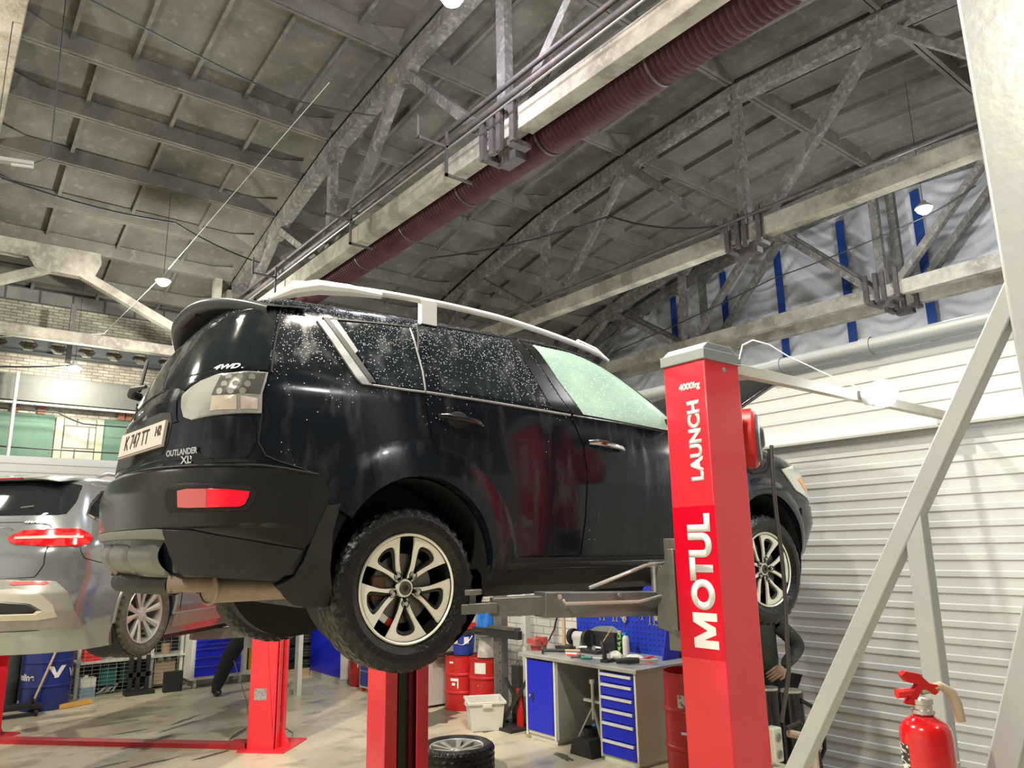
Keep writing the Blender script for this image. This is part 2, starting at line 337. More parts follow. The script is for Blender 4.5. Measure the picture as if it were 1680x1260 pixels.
# ---------------------------------------------------------------- roof slabs
RX = [.17 + 6*k for k in range(-2, 5)]; RX[-1] = 20.2; RX[0] = -8
DT = [(0,11.04),(3,10.84),(6,10.52),(7.5,10.2),(9,9.86),(10.5,9.48),(12,9.08),(13.5,8.62),(15,8.15)]
YM = 7.8
def roofz(y):
    d = abs(y - YM)
    for (a, va), (b, vb) in zip(DT, DT[1:]):
        if d <= b: return va + (vb-va)*(d-a)/(b-a)
    return DT[-1][1]
edges = sorted({YM + s*d for d, _ in DT for s in (-1, 1)} | {-8.6})
for bi in range(len(RX)-1):
    x0, x1 = RX[bi], RX[bi+1]; mb = MB()
    for y0, y1 in zip(edges, edges[1:]):
        za, zb = roofz(y0), roofz(y1); T = .32
        mb.add([(x0,y0,za+T),(x1,y0,za+T),(x1,y1,zb+T),(x0,y1,zb+T),(x0,y0,za+T+.08),(x1,y0,za+T+.08),(x1,y1,zb+T+.08),(x0,y1,zb+T+.08)], [(0,3,2,1),(4,5,6,7)])
        for yy, zz, s in ((y0, za, 1), (y1, zb, -1)):      # long edge ribs, tapering downwards
            a, b = yy + s*.012, yy + s*.085; c = yy + s*.13
            mb.add([(x0+.18,a,zz),(x1-.18,a,zz),(x1-.18,b,zz),(x0+.18,b,zz),(x0,a,zz+T),(x1,a,zz+T),(x1,c,zz+T),(x0,c,zz+T)], [(0,3,2,1),(0,1,5,4),(3,7,6,2),(0,4,7,3),(1,2,6,5)])
            # haunches at the slab ends
            for xe, sg in ((x0+.14, 1), (x1-.14, -1)):
                mb.add([(xe,a,zz),(xe,c+s*.02,zz+T),(xe+sg*.55,c,zz+T),(xe+sg*.25,b,zz), (xe, c+s*.28, zz+T)], [(0,1,2,3),(0,3,2,4)])
        sp = 1.0 if abs(abs(y1-YM)+abs(y0-YM))/2 < 6 else 1.5
        for xe in (x0+.16, x1-.16):
            mb.beam((xe, y0+.1, roofz(y0+.1)+T-.1), (xe, y1-.1, roofz(y1-.1)+T-.1), .12, .22)
        k = int(round((x1-x0)/sp))
        if abs(x1-x0-6) < .01:
            for i in range(1, k):
                xx = x0 + i*sp
                mb.beam((xx, y0+.12, roofz(y0+.12)+T-.055), (xx, y1-.12, roofz(y1-.12)+T-.055), .07, .14)
    o = mb.build('ceiling' if bi == 0 else 'ceiling.%03d' % bi, concrete_roof); struct(o)
o = MB().cyl((16.2,4.35,11.0),(16.2,4.35,11.19),.17,20).build('roof_vent_hole', dark_void); tag(o, 'round dark hole in the roof slab at the upper right', 'hole')
# ---------------------------------------------------------------- concrete trusses
def truss(X, label, name='concrete_truss'):
    t = thing(name, label, 'truss', (X, YM, 7.56))
    W_ = .13; zb = 7.67 if X < 7 else (7.64 if X < 13 else 7.58); zt = zb+.35
    MB().box(X-W_, X+W_, YM-12, YM-.45, zb, zt).box(X-W_, X+W_, YM+.45, YM+12, zb, zt).box(X-W_*.75, X+W_*.75, YM-.5, YM+.5, zb+.03, zt-.02).build('bottom_chord', concrete_beam, t, True, bevel=.012)
    m = MB(); ds = [0,3,6,9,12]
    for s in (-1, 1):
        for a, b in zip(ds, ds[1:]):
            for a2, b2 in ((a, (a+b)/2), ((a+b)/2, b)):
                m.beam((X, YM+s*a2, roofz(YM+a2)-.17), (X, YM+s*b2, roofz(YM+b2)-.17), .26, .32)
    m.build('top_chord', concrete_dark, t, True)
    def z(d): return roofz(YM+d)-.25
    for d in (0, 6, -6, 12, -12): MB().beam((X, YM+d, 7.8), (X, YM+d, z(abs(d))), .17, .2, (0,1,0)).build('post', concrete_dark, t, True, bevel=.01)
    for s in (-1, 1):
        for lo, hi in ((0,3),(6,3),(6,9),(12,9)):
            MB().beam((X, YM+s*(lo+(.22 if hi>lo else -.22)), 7.8), (X, YM+s*hi, z(hi)+.02), .17, .2, (1,0,0)).build('brace', concrete_dark, t, True, bevel=.01)
        for nd in (3, 6, 9):     # widened joints under the top chord
            g = MB(); zz = roofz(YM+nd)-.3
            g.prism([(-.5,.12),(.5,.12),(.16,-.2),(-.16,-.2)], lambda u, v, d_, s=s, nd=nd, zz=zz: (X+d_, YM+s*nd+u, zz+v), -.12, .12); g.build('gusset', concrete_dark, t, True)
    # steel splice at midspan
    sp = MB()
    for yy in (YM-.36, YM-.05, YM+.12, YM+.36): sp.box(X-.19, X-.13, yy-.05, yy+.05, 7.52, 8.25)
    for yy in (YM-.3, YM+.3): sp.box(X-.17, X+.17, yy-.07, yy+.07, 7.50, 7.58)
    sp.box(X+.05, X+.25, YM-.15, YM+.25, 7.44, 7.68); sp.build('splice_bracket', steel_dark, t, True)
    return t
TX = [(.17,'concrete roof truss nearest the viewer, cut by the upper left corner'), (6.17,'pale concrete roof truss with dark pipes, right in front of the red duct'), (12.17,'middle concrete roof truss above the grey cap of the red lift column'), (17.75,'concrete roof truss with a pale bottom beam in front of the white gable sheet'), (18.75,'grey concrete roof truss closest to the white gable sheet')]
for X, lab in TX: truss(X, lab)
for k, (X, Yp) in enumerate(((6.17,19.85),(12.17,19.85),(.17,19.85),(17.75,19.85))):
    o = MB().box(X-.2, X+.2, Yp, Yp+.5, 0, 8.9).build('concrete_column', concrete_beam)
    tag(o, ('concrete column carrying the far end of the truss by the red duct','concrete column at the far end of the middle truss','concrete column at the far end of the truss over the viewer','concrete column at the far end of the gable truss')[k], 'column')
# pipes and brackets riding on the trusses
for X, lab, zz in ((6.17,'dark steel pipes and brackets along the top of the pale truss beam near the duct',8.18),(12.17,'dark steel pipes running along the bottom beam of the middle truss',8.09)):
    t = thing('truss_pipes', lab, 'pipes', (X-.2, YM, zz))
    MB().cyl((X-.22,-7,zz),(X-.22,19.6,zz),.055 if X < 7 else .035,12).build('pipe', steel_dark, t, True)
    if X < 7:
        MB().cyl((X-.3,-7,zz-.16),(X-.3,19.6,zz-.16),.016,8).build('conduit', zinc, t, True)
        MB().cyl((X-.22,-7,zz+.22),(X-.22,19.6,zz+.22),.04,12).build('pipe', steel_dark, t, True)
        for yy in (3.4, 8.9, 12.2, 16.0):
            MB().box(X-.34,X-.3,yy-.02,yy+.02,7.55,8.3).box(X-.34,X+.16,yy-.02,yy+.02,7.55,7.59).box(X-.85,X-.3,yy-.02,yy+.02,8.02,8.06).box(X-.87,X-.83,yy-.02,yy+.02,8.02,8.4).build('bracket', steel_dark, t, True)
# ---------------------------------------------------------------- red-brown duct
duct_m = M('maroon_ribbed_hose', (.062,.018,.023), .7, spec=.25, n=[(2,.4,.7,(.09,.04,.04),6)])
t = thing('ventilation_duct', 'long dark red ribbed ventilation hose hung behind the pale truss beam', 'duct', (6.66, 7.5, 7.5))
prof = []; yy = -6.9
while yy < 17.5:
    prof += [(.262, yy), (.290, yy+.03), (.290, yy+.05)]; yy += .085
MB().lathe(prof, (6.66,0,7.80), 'y', 32).build('hose', duct_m, t, True, angle=60)
for yy in (3.4, 5.3, 7.4, 9.45, 11.3, 13.1, 14.9): MB().lathe([(.27,yy-.02),(.30,yy-.02),(.30,yy+.02),(.27,yy+.02)], (6.66,0,7.80), 'y', 28).build('clamp_band', steel_dark, t, True)
# ---------------------------------------------------------------- knee brace beam between the column heads
t = thing('knee_brace_frame', 'pale concrete beam with a flat topped knee brace on the far column line', 'beam', (2.6, 20.1, 6.81))
MB().box(.38, 5.95, 19.7, 19.92, 6.81, 7.07).build('bottom_beam', concrete_beam, t, True, bevel=.01)
MB().prism([(.26,8.71),(1.35,8.71),(1.52,8.45),(2.73,8.45),(2.86,8.84),(2.82,9.12),(-.17,9.06)], lambda u, v, d: (u, 19.8+d, v), -.13, .13).build('head_block', concrete_beam, t, True)
MB().beam((2.36,19.8,8.60),(5.9,19.8,6.98),.21,.22,(0,1,0)).build('brace', concrete_beam, t, True, bevel=.01)
MB().beam((1.90,19.8,8.60),(-.17,19.8,7.5),.21,.22,(0,1,0)).build('brace', concrete_beam, t, True, bevel=.01)
MB().beam((5.66,19.8,7.0),(5.66,19.8,9.1),.18,.26,(0,1,0)).build('post', concrete_beam, t, True)
t = thing('roof_strut_frame', 'dark steel strut at the far end of the truss by the duct', 'strut', (6.4, 18.6, 7.9))
MB().beam((6.42,18.5,7.86),(6.42,19.6,8.9),.1,.14,(1,0,0)).build('brace', steel_dark, t, True)
# struts between trusses seen from below (short concrete ties)
for i, (xa, ya, za, xb, yb, zb, lab) in enumerate(((6.17,10.8,10.45,12.17-5.2,9.0,9.3,''),)):
    pass
# ---------------------------------------------------------------- lamps
lamp_body = M('lamp_housing', (.5,.5,.5), .4, .3)
lamps = []
for i, (lab, x, y, z, wt, c, *hb_) in enumerate(LAMPS):
    t = thing('hanging_or_fill_lamp', lab, 'lamp', (x, y, z))  # lamps in view and added fill lamps alike
    small = wt < 300; R_ = .15 if small else (.16 if i < 5 else .13)
    if small: R_ = .085; MB().cyl((0,.06,0),(0,.11,0),.06,20).build('housing', lamp_body, t)
    else: MB().lathe([(.0,.16),(.05,.16),(.06,.12),(R_,.03),(R_,.0),(R_-.01,.0),(.0,.02)], (0,0,0), 'z', 20).build('housing', lamp_body, t)
    (MB().ball((0,0,0), R_, 20, 12) if small else MB().lathe([(0,-R_*.75),(R_*.4,-R_*.68),(R_*.75,-R_*.4),(R_*.92,0),(R_*.9,.004)], (0,0,0), 'z', 20)).build('diffuser', M('lamp_glow_%d' % i, (1,1,1), .5, emit=(*c, 85 if small else 60 if i < 5 else 12)), t)
    if small: MB().cyl((0,.10,.0),(0,.14,.012),.012,8).build('arm', lamp_body, t)
    elif x > 9 and z < 4.5: MB().cyl((0,0,-z),(0,0,-.12),.02,8).build('stand', lamp_body, t)
    else: MB().cyl((0,0,.15),(0,0,roofz(y)+.3-z),.006,6).build('cable', black_plastic, t)
    if small: continue
    ld = bpy.data.lights.new('lamp_light', 'SPOT' if hb_ else 'POINT')
    if hb_: ld.spot_size = math.radians(165); ld.spot_blend = .6
    ld.energy = wt*.62; ld.color = c; ld.shadow_soft_size = R_*.8
    lo = bpy.data.objects.new('lamp_light', ld); COL.objects.link(lo); lo.location = (-.13,0,-.02) if small else (0,0,-R_-.05); lo.parent = t
# ---------------------------------------------------------------- wires
def wire(pts, r, m, lab, name='cable', sag=0, cat='cable'):
    P = []
    for a, b in zip(pts, pts[1:]):
        a = Vector(a); b = Vector(b)
        for k in range(9): q = a.lerp(b, k/8); q.z -= sag*4*(k/8)*(1-k/8); P.append(q)
    return tag(MB().tube(P, r, 6).build(name, m), lab, cat)
# ---------------------------------------------------------------- wires across the hall
wire([(.3,10.8,10.0),(1.15,11.35,9.97),(4.5,12.2,10.1),(6.0,11.5,9.95)], .015, black_plastic, 'long black cable sagging across the left roof slabs', sag=.03)
wire([(.2,13.6,7.9),(.44,14,8.0),(3.6,16,8.8),(6.4,18,9.1)], .018, black_plastic, 'lower black cable strung under the left roof slabs', sag=.1)
wire([(-2,20,6.7),(1.04,20,6.79),(3.11,20,7.2),(3.70,17,7.95),(4.79,11,9.9)], .007, white_paint, 'thin pale cable leading to the lamp under the knee brace')
wire([(-1,21.2,6.25),(2.62,20.6,6.45)], .02, black_plastic, 'black cable leading to the small lamp by the far brick wall', sag=.1)
wire([(-1,21.5,4.54),(6.0,21.5,4.5)], .02, black_plastic, 'black cable running along the bottom of the green wall panels', sag=.05)
wire([(-1,21.5,5.43),(2.5,21.5,5.41),(3.1,21.5,5.17),(5.1,21.5,5.2)], .02, black_plastic, 'black cable crossing the block pier between the green panels', sag=.02)
wire([(10,16,9.5),(11.8,11.1,9.35),(11.9,8.3,8.1)], .02, black_plastic, 'black cable drooping to the clamp of the middle truss', sag=.15)
wire([(16.8,16,7.9),(16.5,9.95,8.5),(16.5,6.43,8.75),(17,5.3,9.3)], .016, black_plastic, 'thin cable passing in front of the gable truss to its lamp', sag=.05)
wire([(3.15,2.13,2.80),(3.25,2.17,2.90),(3.5,2.27,2.99),(3.9,2.42,3.06),(4.4,2.6,3.10),(4.9,2.5,2.97),(5.2,2.30,2.83)], .004, white_paint, 'thin white wire arching up from the cap of the red column')
t = thing('tube_lamp', 'unlit slim tube lamp hanging at the left edge under the roof slabs', 'lamp', (.4,9,6.0))
MB().beam((.12,9,6.0),(.56,9,6.06),.09,.05).build('housing', lamp_body, t, True, bevel=.01); MB().cyl((.36,8.99,6.0),(.56,8.99,6.03),.02,12).build('tube', white_vinyl, t, True)
MB().tube([(.56,9,6.07),(.7,9,6.2),(.6,9,roofz(9)+.3)],.008,6).tube([(.2,9,6.03),(.2,9,roofz(9)+.3)],.006,6).build('cable', black_plastic, t, True)
# ---------------------------------------------------------------- car bodies
def tab(T, z):
    if z <= T[0][0]: return T[0][1]
    for (a, va), (b, vb) in zip(T, T[1:]):
        if z <= b: return va + (vb-va)*(z-a)/(b-a)
    return T[-1][1]
class Body:
    """plan outline at every height: rounded rear, long sides, rounded front"""
    def __init__(s, xr, xf, hw, rr, rf, pr, pf, taper=.03, mid=1.3, warp=None):
        s.xr,s.xf,s.hw,s.rr,s.rf,s.pr,s.pf,s.taper,s.mid,s.warp = xr,xf,hw,rr,rf,pr,pf,taper,mid,warp
    def vals(s, z): return [tab(t, z) for t in (s.xr,s.xf,s.rr,s.rf,s.pr,s.pf)]
    def W(s, x, z): return tab(s.hw, z)*(1-s.taper*((x-s.mid)/2.3)**2)
    def y_at(s, x, z):
        xr,xf,rr,rf,pr,pf = s.vals(z); w_ = s.W(x, z)
        if x < xr+rr:
            t = max(0,min(1,1-(x-xr)/rr)); return w_*max(0,1-t**pr)**(1/pr)
        if x > xf-rf:
            t = max(0,min(1,1-(xf-x)/rf)); return w_*max(0,1-t**pf)**(1/pf)
        return w_
    def fin(s, x, y, z):
        if s.warp and z > s.warp[0]: z = z + (z-s.warp[0])*s.warp[1]*max(-.3, 1-((x-s.warp[2])/s.warp[3])**2)
        return Vector((x, y, z))
    def S(s, x, z, side=-1): return s.fin(x, side*s.y_at(x, z), z)
    def U(s, u, z, side=-1):
        xr,xf,rr,rf,pr,pf = s.vals(z)
        if u <= 1:
            th = u*PI/2; x = xr+rr*(1-max(0,math.cos(th))**(2/pr)); return s.fin(x, side*math.sin(th)**(2/pr)*s.W(x, z), z)
        return s.S(xr+rr+(u-1), z, side)
    def UF(s, u, z, side=-1):      # front end, 0 = centre
        xr,xf,rr,rf,pr,pf = s.vals(z)
        th = u*PI/2; x = xf-rf*(1-max(0,math.cos(th))**(2/pf)); return s.fin(x, side*math.sin(th)**(2/pf)*s.W(x, z), z)
    def shell(s, zs, nc=22, ns=60):
        rows = []
        for z in zs:
            xr,xf,rr,rf,pr,pf = s.vals(z)
            half = [s.U(i/nc, z) for i in range(nc+1)]
            xa, xb = xr+rr, xf-rf
            half += [s.S(xa+(xb-xa)*i/ns, z) for i in range(1, ns)]
            half += [s.UF(1-i/nc, z) for i in range(nc+1)]
            half[0].y = 0; half[-1].y = 0
            rows.append(half + [Vector((p.x,-p.y,p.z)) for p in reversed(half[1:-1])])
        n = len(rows[0]); mb = MB(); vs = [p for r in rows for p in r]; fs = []
        for i in range(len(rows)-1):
            for j in range(n): fs.append((i*n+j, i*n+(j+1)%n, (i+1)*n+(j+1)%n, (i+1)*n+j))
        mb.add(vs, fs)
        for i, r in ((0, rows[0]), (len(rows)-1, rows[-1])):      # caps in strips across the car
            h = n//2; fs = []
            base = i*n
            fs.append((base, base+1, base+n-1))
            for j in range(1, h-1): fs.append((base+j, base+j+1, base+n-j-1, base+n-j))
            fs.append((base+h-1, base+h, base+h+1)); mb.f += fs; mb.mi += [0]*len(fs)
        return mb
def smooth_poly(P, k=3):
    out = []; n = len(P)
    for i in range(n):
        p0, p1, p2, p3 = P[i-1], P[i], P[(i+1) % n], P[(i+2) % n]
        for j in range(k):
            t = j/k
            out.append(tuple(.5*((2*b)+(-a+c)*t+(2*a-5*b+4*c-d)*t*t+(-a+3*b-3*c+d)*t**3) for a, b, c, d in zip(p0, p1, p2, p3)))
    return out
def patch(mb, surf, poly, off=.004, th=.01, nc=14, dz=.03, side=-1, sm=0, edge=0.):
    """raised panel on a body surface; poly in (along, height)"""
    if sm: poly = smooth_poly(poly, sm)
    zlo, zhi = min(p[1] for p in poly), max(p[1] for p in poly)
    zs = sorted({round(p[1], 5) for p in poly} | {zlo+(zhi-zlo)*i/max(2,int((zhi-zlo)/dz)) for i in range(max(2,int((zhi-zlo)/dz))+1)})
    zs = [z for i, z in enumerate(zs) if i == 0 or i == len(zs)-1 or z - zs[i-1] > 1e-4]
    zs[0] = zlo+1e-5; zs[-1] = zhi-1e-5; n = len(poly); rows = []
    def pt(a, z, o):
        p = surf(a, z, side); e = 2e-3
        n_ = (surf(a+e, z, side)-p).cross(surf(a, z+e, side)-p)
        if n_.length < 1e-12: n_ = Vector((0, side, 0))
        n_.normalize()
        if n_.y*side < 0 and abs(n_.y) > .05 or (abs(n_.y) <= .05 and n_.x*(p.x-1.3) < 0): n_ = -n_
        return p + n_*o
    for z in zs:
        xs = []
        for i in range(n):
            (a, za), (b, zb) = poly[i], poly[(i+1) % n]
            if (za <= z < zb) or (zb <= z < za): xs.append(a+(b-a)*(z-za)/(zb-za))
        if len(xs) < 2: continue
        rows.append((z, min(xs), max(xs)))
    top = [[pt(a+(b-a)*j/nc, z, off) for j in range(nc+1)] for z, a, b in rows]
    bot = [[pt(a+(b-a)*j/nc, z, off-th) for j in range(nc+1)] for z, a, b in rows]
    R_, C_ = len(rows), nc+1; vs = [p for r in top for p in r]; fs = []
    for i in range(R_-1):
        for j in range(nc): fs.append((i*C_+j, i*C_+j+1, (i+1)*C_+j+1, (i+1)*C_+j))
    per = [(0, j) for j in range(C_)] + [(i, C_-1) for i in range(1, R_)] + [(R_-1, j) for j in range(C_-2, -1, -1)] + [(i, 0) for i in range(R_-2, 0, -1)]
    k = len(vs); vs += [bot[i][j] for i, j in per]
    for q in range(len(per)):
        a = per[q]; b = per[(q+1) % len(per)]
        fs.append((a[0]*C_+a[1], b[0]*C_+b[1], k+(q+1) % len(per), k+q))
    mb.add(vs, fs); return mb
def seam(mb, surf, pts, r=.0035, side=-1, off=.003, sub=6):
    P = []
    for a, b in zip(pts, pts[1:]):
        for k in range(sub): P.append((a[0]+(b[0]-a[0])*k/sub, a[1]+(b[1]-a[1])*k/sub))
    P.append(pts[-1]); Q = []
    for a, z in P:
        p = surf(a, z, side); Q.append(p + Vector((0, side*off, 0)) if off else p)
    mb.tube(Q, r, 6); return mb
def cut(o, cutters):
    """boolean the wheel wells out of a body, then bake"""
    cs = []; bpy.context.view_layer.update()
    for mbc in cutters:
        c = mbc.build('cutter', dark_void); c.matrix_world = o.matrix_world.copy(); cs.append(c)
        md = o.modifiers.new('b', 'BOOLEAN'); md.object = c; md.operation = 'DIFFERENCE'; md.solver = 'EXACT'
    bpy.context.view_layer.update()
    me = bpy.data.meshes.new_from_object(o.evaluated_get(bpy.context.evaluated_depsgraph_get()))
    o.modifiers.clear(); o.data = me
    for c in cs: bpy.data.objects.remove(c, do_unlink=True)
    me.polygons.foreach_set('use_smooth', [True]*len(me.polygons))
    me.set_sharp_from_angle(angle=math.radians(32))
# ---------------------------------------------------------------- wheels (axle along Y, outer face towards -Y)
def tyre_mesh(R_, Rr, W_, n=150, tread=True):
    mb = MB(); h = W_/2; L = []
    prof = [(Rr-.004,-h*.72,0),(Rr+.012,-h*.86,0),(Rr+(R_-Rr)*.35,-h*1.03,0),(Rr+(R_-Rr)*.62,-h*1.04,0),(R_-.028,-h*.97,0),(R_-.010,-h*.88,1),(R_-.003,-h*.76,1)]
    k = 11
    for i in range(k): prof.append((R_, -h*.7+h*1.4*i/(k-1), 2))
    prof += [(R_-.003,h*.76,1),(R_-.010,h*.88,1),(R_-.028,h*.97,0),(Rr+(R_-Rr)*.5,h*1.04,0),(Rr+.012,h*.86,0),(Rr-.004,h*.72,0)]
    def fn(u, v):
        i = int(round(u*n)) % n; j = int(round(v*(len(prof)-1))); r, y, t = prof[j]
        if tread and t == 1 and (i//2) % 2 == 0: r -= .009
        if tread and t == 2:
            q = j-7; ph = (i + (abs(q-5))*1) % 5
            if ph < 1 or q in (2, 5, 8): r -= .008
        a = 2*PI*i/n; return (r*math.cos(a), y, r*math.sin(a))
    return mb.grid(fn, n, len(prof)-1, True)
def petal(mb, cen, r_out, y0, y1, depth, narrow=.0):
    c, s = math.cos(cen), math.sin(cen)
    def P(u, v, y): return (u*c - v*s, y, u*s + v*c)
    k = r_out/.218
    outer = [(.040,.012),(.060,.020),(.085,.028),(.115,.042),(.150,.065),(.180,.086),(.1945,.0985),(.202,.082),(.2125,.048),(.2175,.012),(.218,0)]
    inner = [(.066,.001),(.078,.008),(.095,.016),(.115,.026),(.140,.039),(.160,.047),(.172,.047),(.181,.040),(.187,.027),(.191,.012),(.192,0)]
    for sg in (-1, 1):
        vs = []; n = len(outer)
        for L in (outer, inner):
            for u, v in L: vs.append(P(u*k, sg*v*k, y0+(y1-y0)*min(1, max(0,(u-.05)/.15))))
        for L in (outer, inner):
            for u, v in L: vs.append(P(u*k, sg*v*k, y0+(y1-y0)*min(1, max(0,(u-.05)/.15))+depth))
        fs = []
        for i in range(n-1):
            fs += [(i,i+1,n+i+1,n+i),(2*n+i,2*n+i+1,i+1,i),(n+i,n+i+1,3*n+i+1,3*n+i),(3*n+i,3*n+i+1,2*n+i+1,2*n+i)]
        fs += [(0,n,3*n,2*n)]; mb.add(vs, fs)
def inner_frame(mb, cen, k, y0, y1):
    c, s = math.cos(cen), math.sin(cen)
    loop = [(.070,.004),(.098,.012),(.118,.021),(.142,.033),(.160,.039),(.174,.035),(.184,.014)]
    pts = [(u,v) for u, v in loop] + [(u,-v) for u, v in reversed(loop)]
    P = [((u*c-v*s)*k, (y0+(y1-y0)*min(1,max(0,(u-.05)/.15)))+.022, (u*s+v*c)*k) for u, v in pts]; P.append(P[0])
    mb.tube(P, .0105, 8)
def wheel(parent, pos, style, R_=.352, Rr=.232, W_=.225, spin=0., flip=False, steer=0, tyre_mat=None, lab=None):
    w_ = bpy.data.objects.new('wheel', None); COL.objects.link(w_); w_.parent = parent; w_.location = pos
    w_.rotation_euler = (0, 0, (PI if flip else 0)+steer)
    tyre_mesh(R_, Rr, W_).build('tyre', tyre_mat or rubber_wet, w_, angle=25)
    h = W_/2; f = -h*.80
    rm = MB(); rm.lathe([(Rr+.006,f-.004),(Rr+.001,f-.009),(Rr-.008,f-.003),(Rr-.012,f+.02),(Rr-.02,f+.09),(Rr-.03,h*.6),(Rr-.02,h*.75),(Rr-.004,h*.8)], (0,0,0), 'y', 72)
    if style == 'suv':
        rm.build('rim_barrel', [alloy_black], w_)
        MB().lathe([(Rr+.0065,f-.005),(Rr+.001,f-.0105),(Rr-.007,f-.0035),(Rr-.009,f+.004)], (0,0,0), 'y', 72).build('rim_lip', alloy_machined, w_)
        sp = MB(); fr = MB()
        for k in range(5):
            a = -PI/2 + spin + 2*PI*k/5; petal(sp, a, Rr-.004, f+.024, f+.002, .014); inner_frame(fr, a, (Rr-.004)/.218, f+.024, f+.002)
        sp.lathe([(.026,f+.020),(.038,f+.021),(.041,f+.04)], (0,0,0), 'y', 30)
        sp.build('spokes', alloy_machined, w_, angle=50)
        for k in range(5):      # dark inner flanks behind the bright faces
            a = -PI/2 + spin + 2*PI*k/5
            for da in (-.20, .20): fr.beam((.04*math.cos(a+da*1.4),f+.05,.04*math.sin(a+da*1.4)), ((Rr-.02)*math.cos(a+da*1.35),f+.035,(Rr-.02)*math.sin(a+da*1.35)), .016, .03, (0,1,0))
        fr.build('spoke_black_frame', alloy_black, w_)  # black alloy frames behind the pale spoke faces
        MB().lathe([(0,f+.026),(.012,f+.026),(.014,f+.016),(.026,f+.012),(.030,f+.018),(.031,f+.04)], (0,0,0), 'y', 28).build('hub_cap', M('worn_hub', (.10,.085,.07), .45, .5), w_)
        for k in range(5):
            a = -PI/2 + spin + 2*PI*k/5; x, z = .066*math.cos(a), .066*math.sin(a)
            lug = MB().cyl((x,f+.03,z),(x,f+.010,z),.0085,6); lug.cur = 1; lug.lathe([(.0,f+.026),(.0165,f+.026),(.0175,f+.014),(.0185,f+.024)], (x,0,z), 'y', 16); lug.build('lug_nut', [zinc, alloy_black], w_)
        MB().cyl((0,f+.055,0),(0,f+.065,0),.15,40).build('brake_disc', M('brake_disc', (.16,.15,.14), .4, .7), w_)
        MB().box(-.15,-.08,f+.05,f+.1,-.05,.06).build('brake_caliper', M('rusty_caliper', (.16,.08,.05), .7), w_, bevel=.01)
        k_ = MB(); k_.beam((-.075,f+.05,-.135),(-.03,f+.05,-.155),.03,.012,(0,1,0)); k_.build('rim_sticker', red_plain, w_)
        k_ = MB(); k_.beam((-.115,f+.05,-.105),(-.078,f+.05,-.133),.03,.012,(0,1,0)); k_.build('rim_sticker', white_vinyl, w_)
    else:
        rm.build('rim_barrel', alloy_grey, w_); sp = MB()
        for k in range(5):
            a = PI/2 + spin + 2*PI*k/5
            for da in (-.26, .26):
                c, s = math.cos(a+da*.35), math.sin(a+da*.35); c2, s2 = math.cos(a+da), math.sin(a+da)
                A = Vector((.03*c, f+.034, .03*s)); B = Vector(((Rr-.006)*c2, f+.004, (Rr-.006)*s2))
                d = (B-A).normalized(); n_ = Vector((0,1,0)).cross(d)
                vs = []
                for p, ww in ((A,.013),(A.lerp(B,.5),.019),(B,.030)):
                    vs += [p-n_*ww, p+Vector((0,-.006,0)), p+n_*ww, p+n_*ww*.7+Vector((0,.025,0)), p-n_*ww*.7+Vector((0,.025,0))]
                fs = []
                for i in range(2):
                    for j in range(5): fs.append((i*5+j, i*5+(j+1) % 5, (i+1)*5+(j+1) % 5, (i+1)*5+j))
                fs += [(0,1,2,3,4),(14,13,12,11,10)]; sp.add(vs, fs)
        sp.lathe([(0,f+.012),(.032,f+.014),(.06,f+.03),(.065,f+.05)], (0,0,0), 'y', 30)
        sp.build('spokes', alloy_grey, w_, angle=25)
        for k in range(5):
            lug = MB(); a = PI/2 + .63 + 2*PI*k/5; x, z = .05*math.cos(a), .05*math.sin(a); lug.cyl((x,f+.04,z),(x,f+.018,z),.008,6); lug.build('lug_nut', zinc, w_)
        MB().cyl((0,f+.07,0),(0,f+.08,0),.14,36).build('brake_disc', M('brake_disc', (.16,.15,.14), .4, .7), w_)
    return w_
# ---------------------------------------------------------------- black estate SUV on the lift
SUVB = Body(
 xr=[(-.06,-.90),(.1,-1.0),(.25,-1.045),(.42,-1.06),(.5,-1.035),(.53,-1.0),(.6,-.99),(.8,-.965),(.93,-.915),(1.05,-.87),(1.2,-.80),(1.28,-.74),(1.33,-.66),(1.365,-.5),(1.38,-.35)],
 xf=[(-.06,3.3),(.1,3.5),(.3,3.62),(.5,3.60),(.64,3.52),(.72,3.42),(.78,3.22),(.82,2.95),(.86,2.45),(.90,2.22),(1.03,1.98),(1.15,1.78),(1.25,1.56),(1.31,1.38),(1.345,1.18),(1.365,.95),(1.38,.6)],
 hw=[(-.06,.80),(.02,.85),(.12,.878),(.3,.892),(.5,.90),(.7,.89),(.85,.872),(.92,.85),(1.05,.785),(1.15,.735),(1.22,.695),(1.28,.64),(1.32,.575),(1.35,.48),(1.37,.35),(1.38,.2)],
 rr=[(-.06,.42),(.5,.45),(.53,.36),(.9,.34),(1.2,.30),(1.38,.2)],
 rf=[(-.06,.72),(.5,.68),(.8,.6),(.9,.45),(1.2,.4),(1.38,.3)],
 pr=[(-.06,2.6),(.5,2.6),(.6,3.0),(1.3,3.2),(1.38,2.4)],
 pf=[(-.06,3.0),(.8,2.8),(.9,2.6),(1.38,2.4)], warp=(.95,.09,.9,1.5))
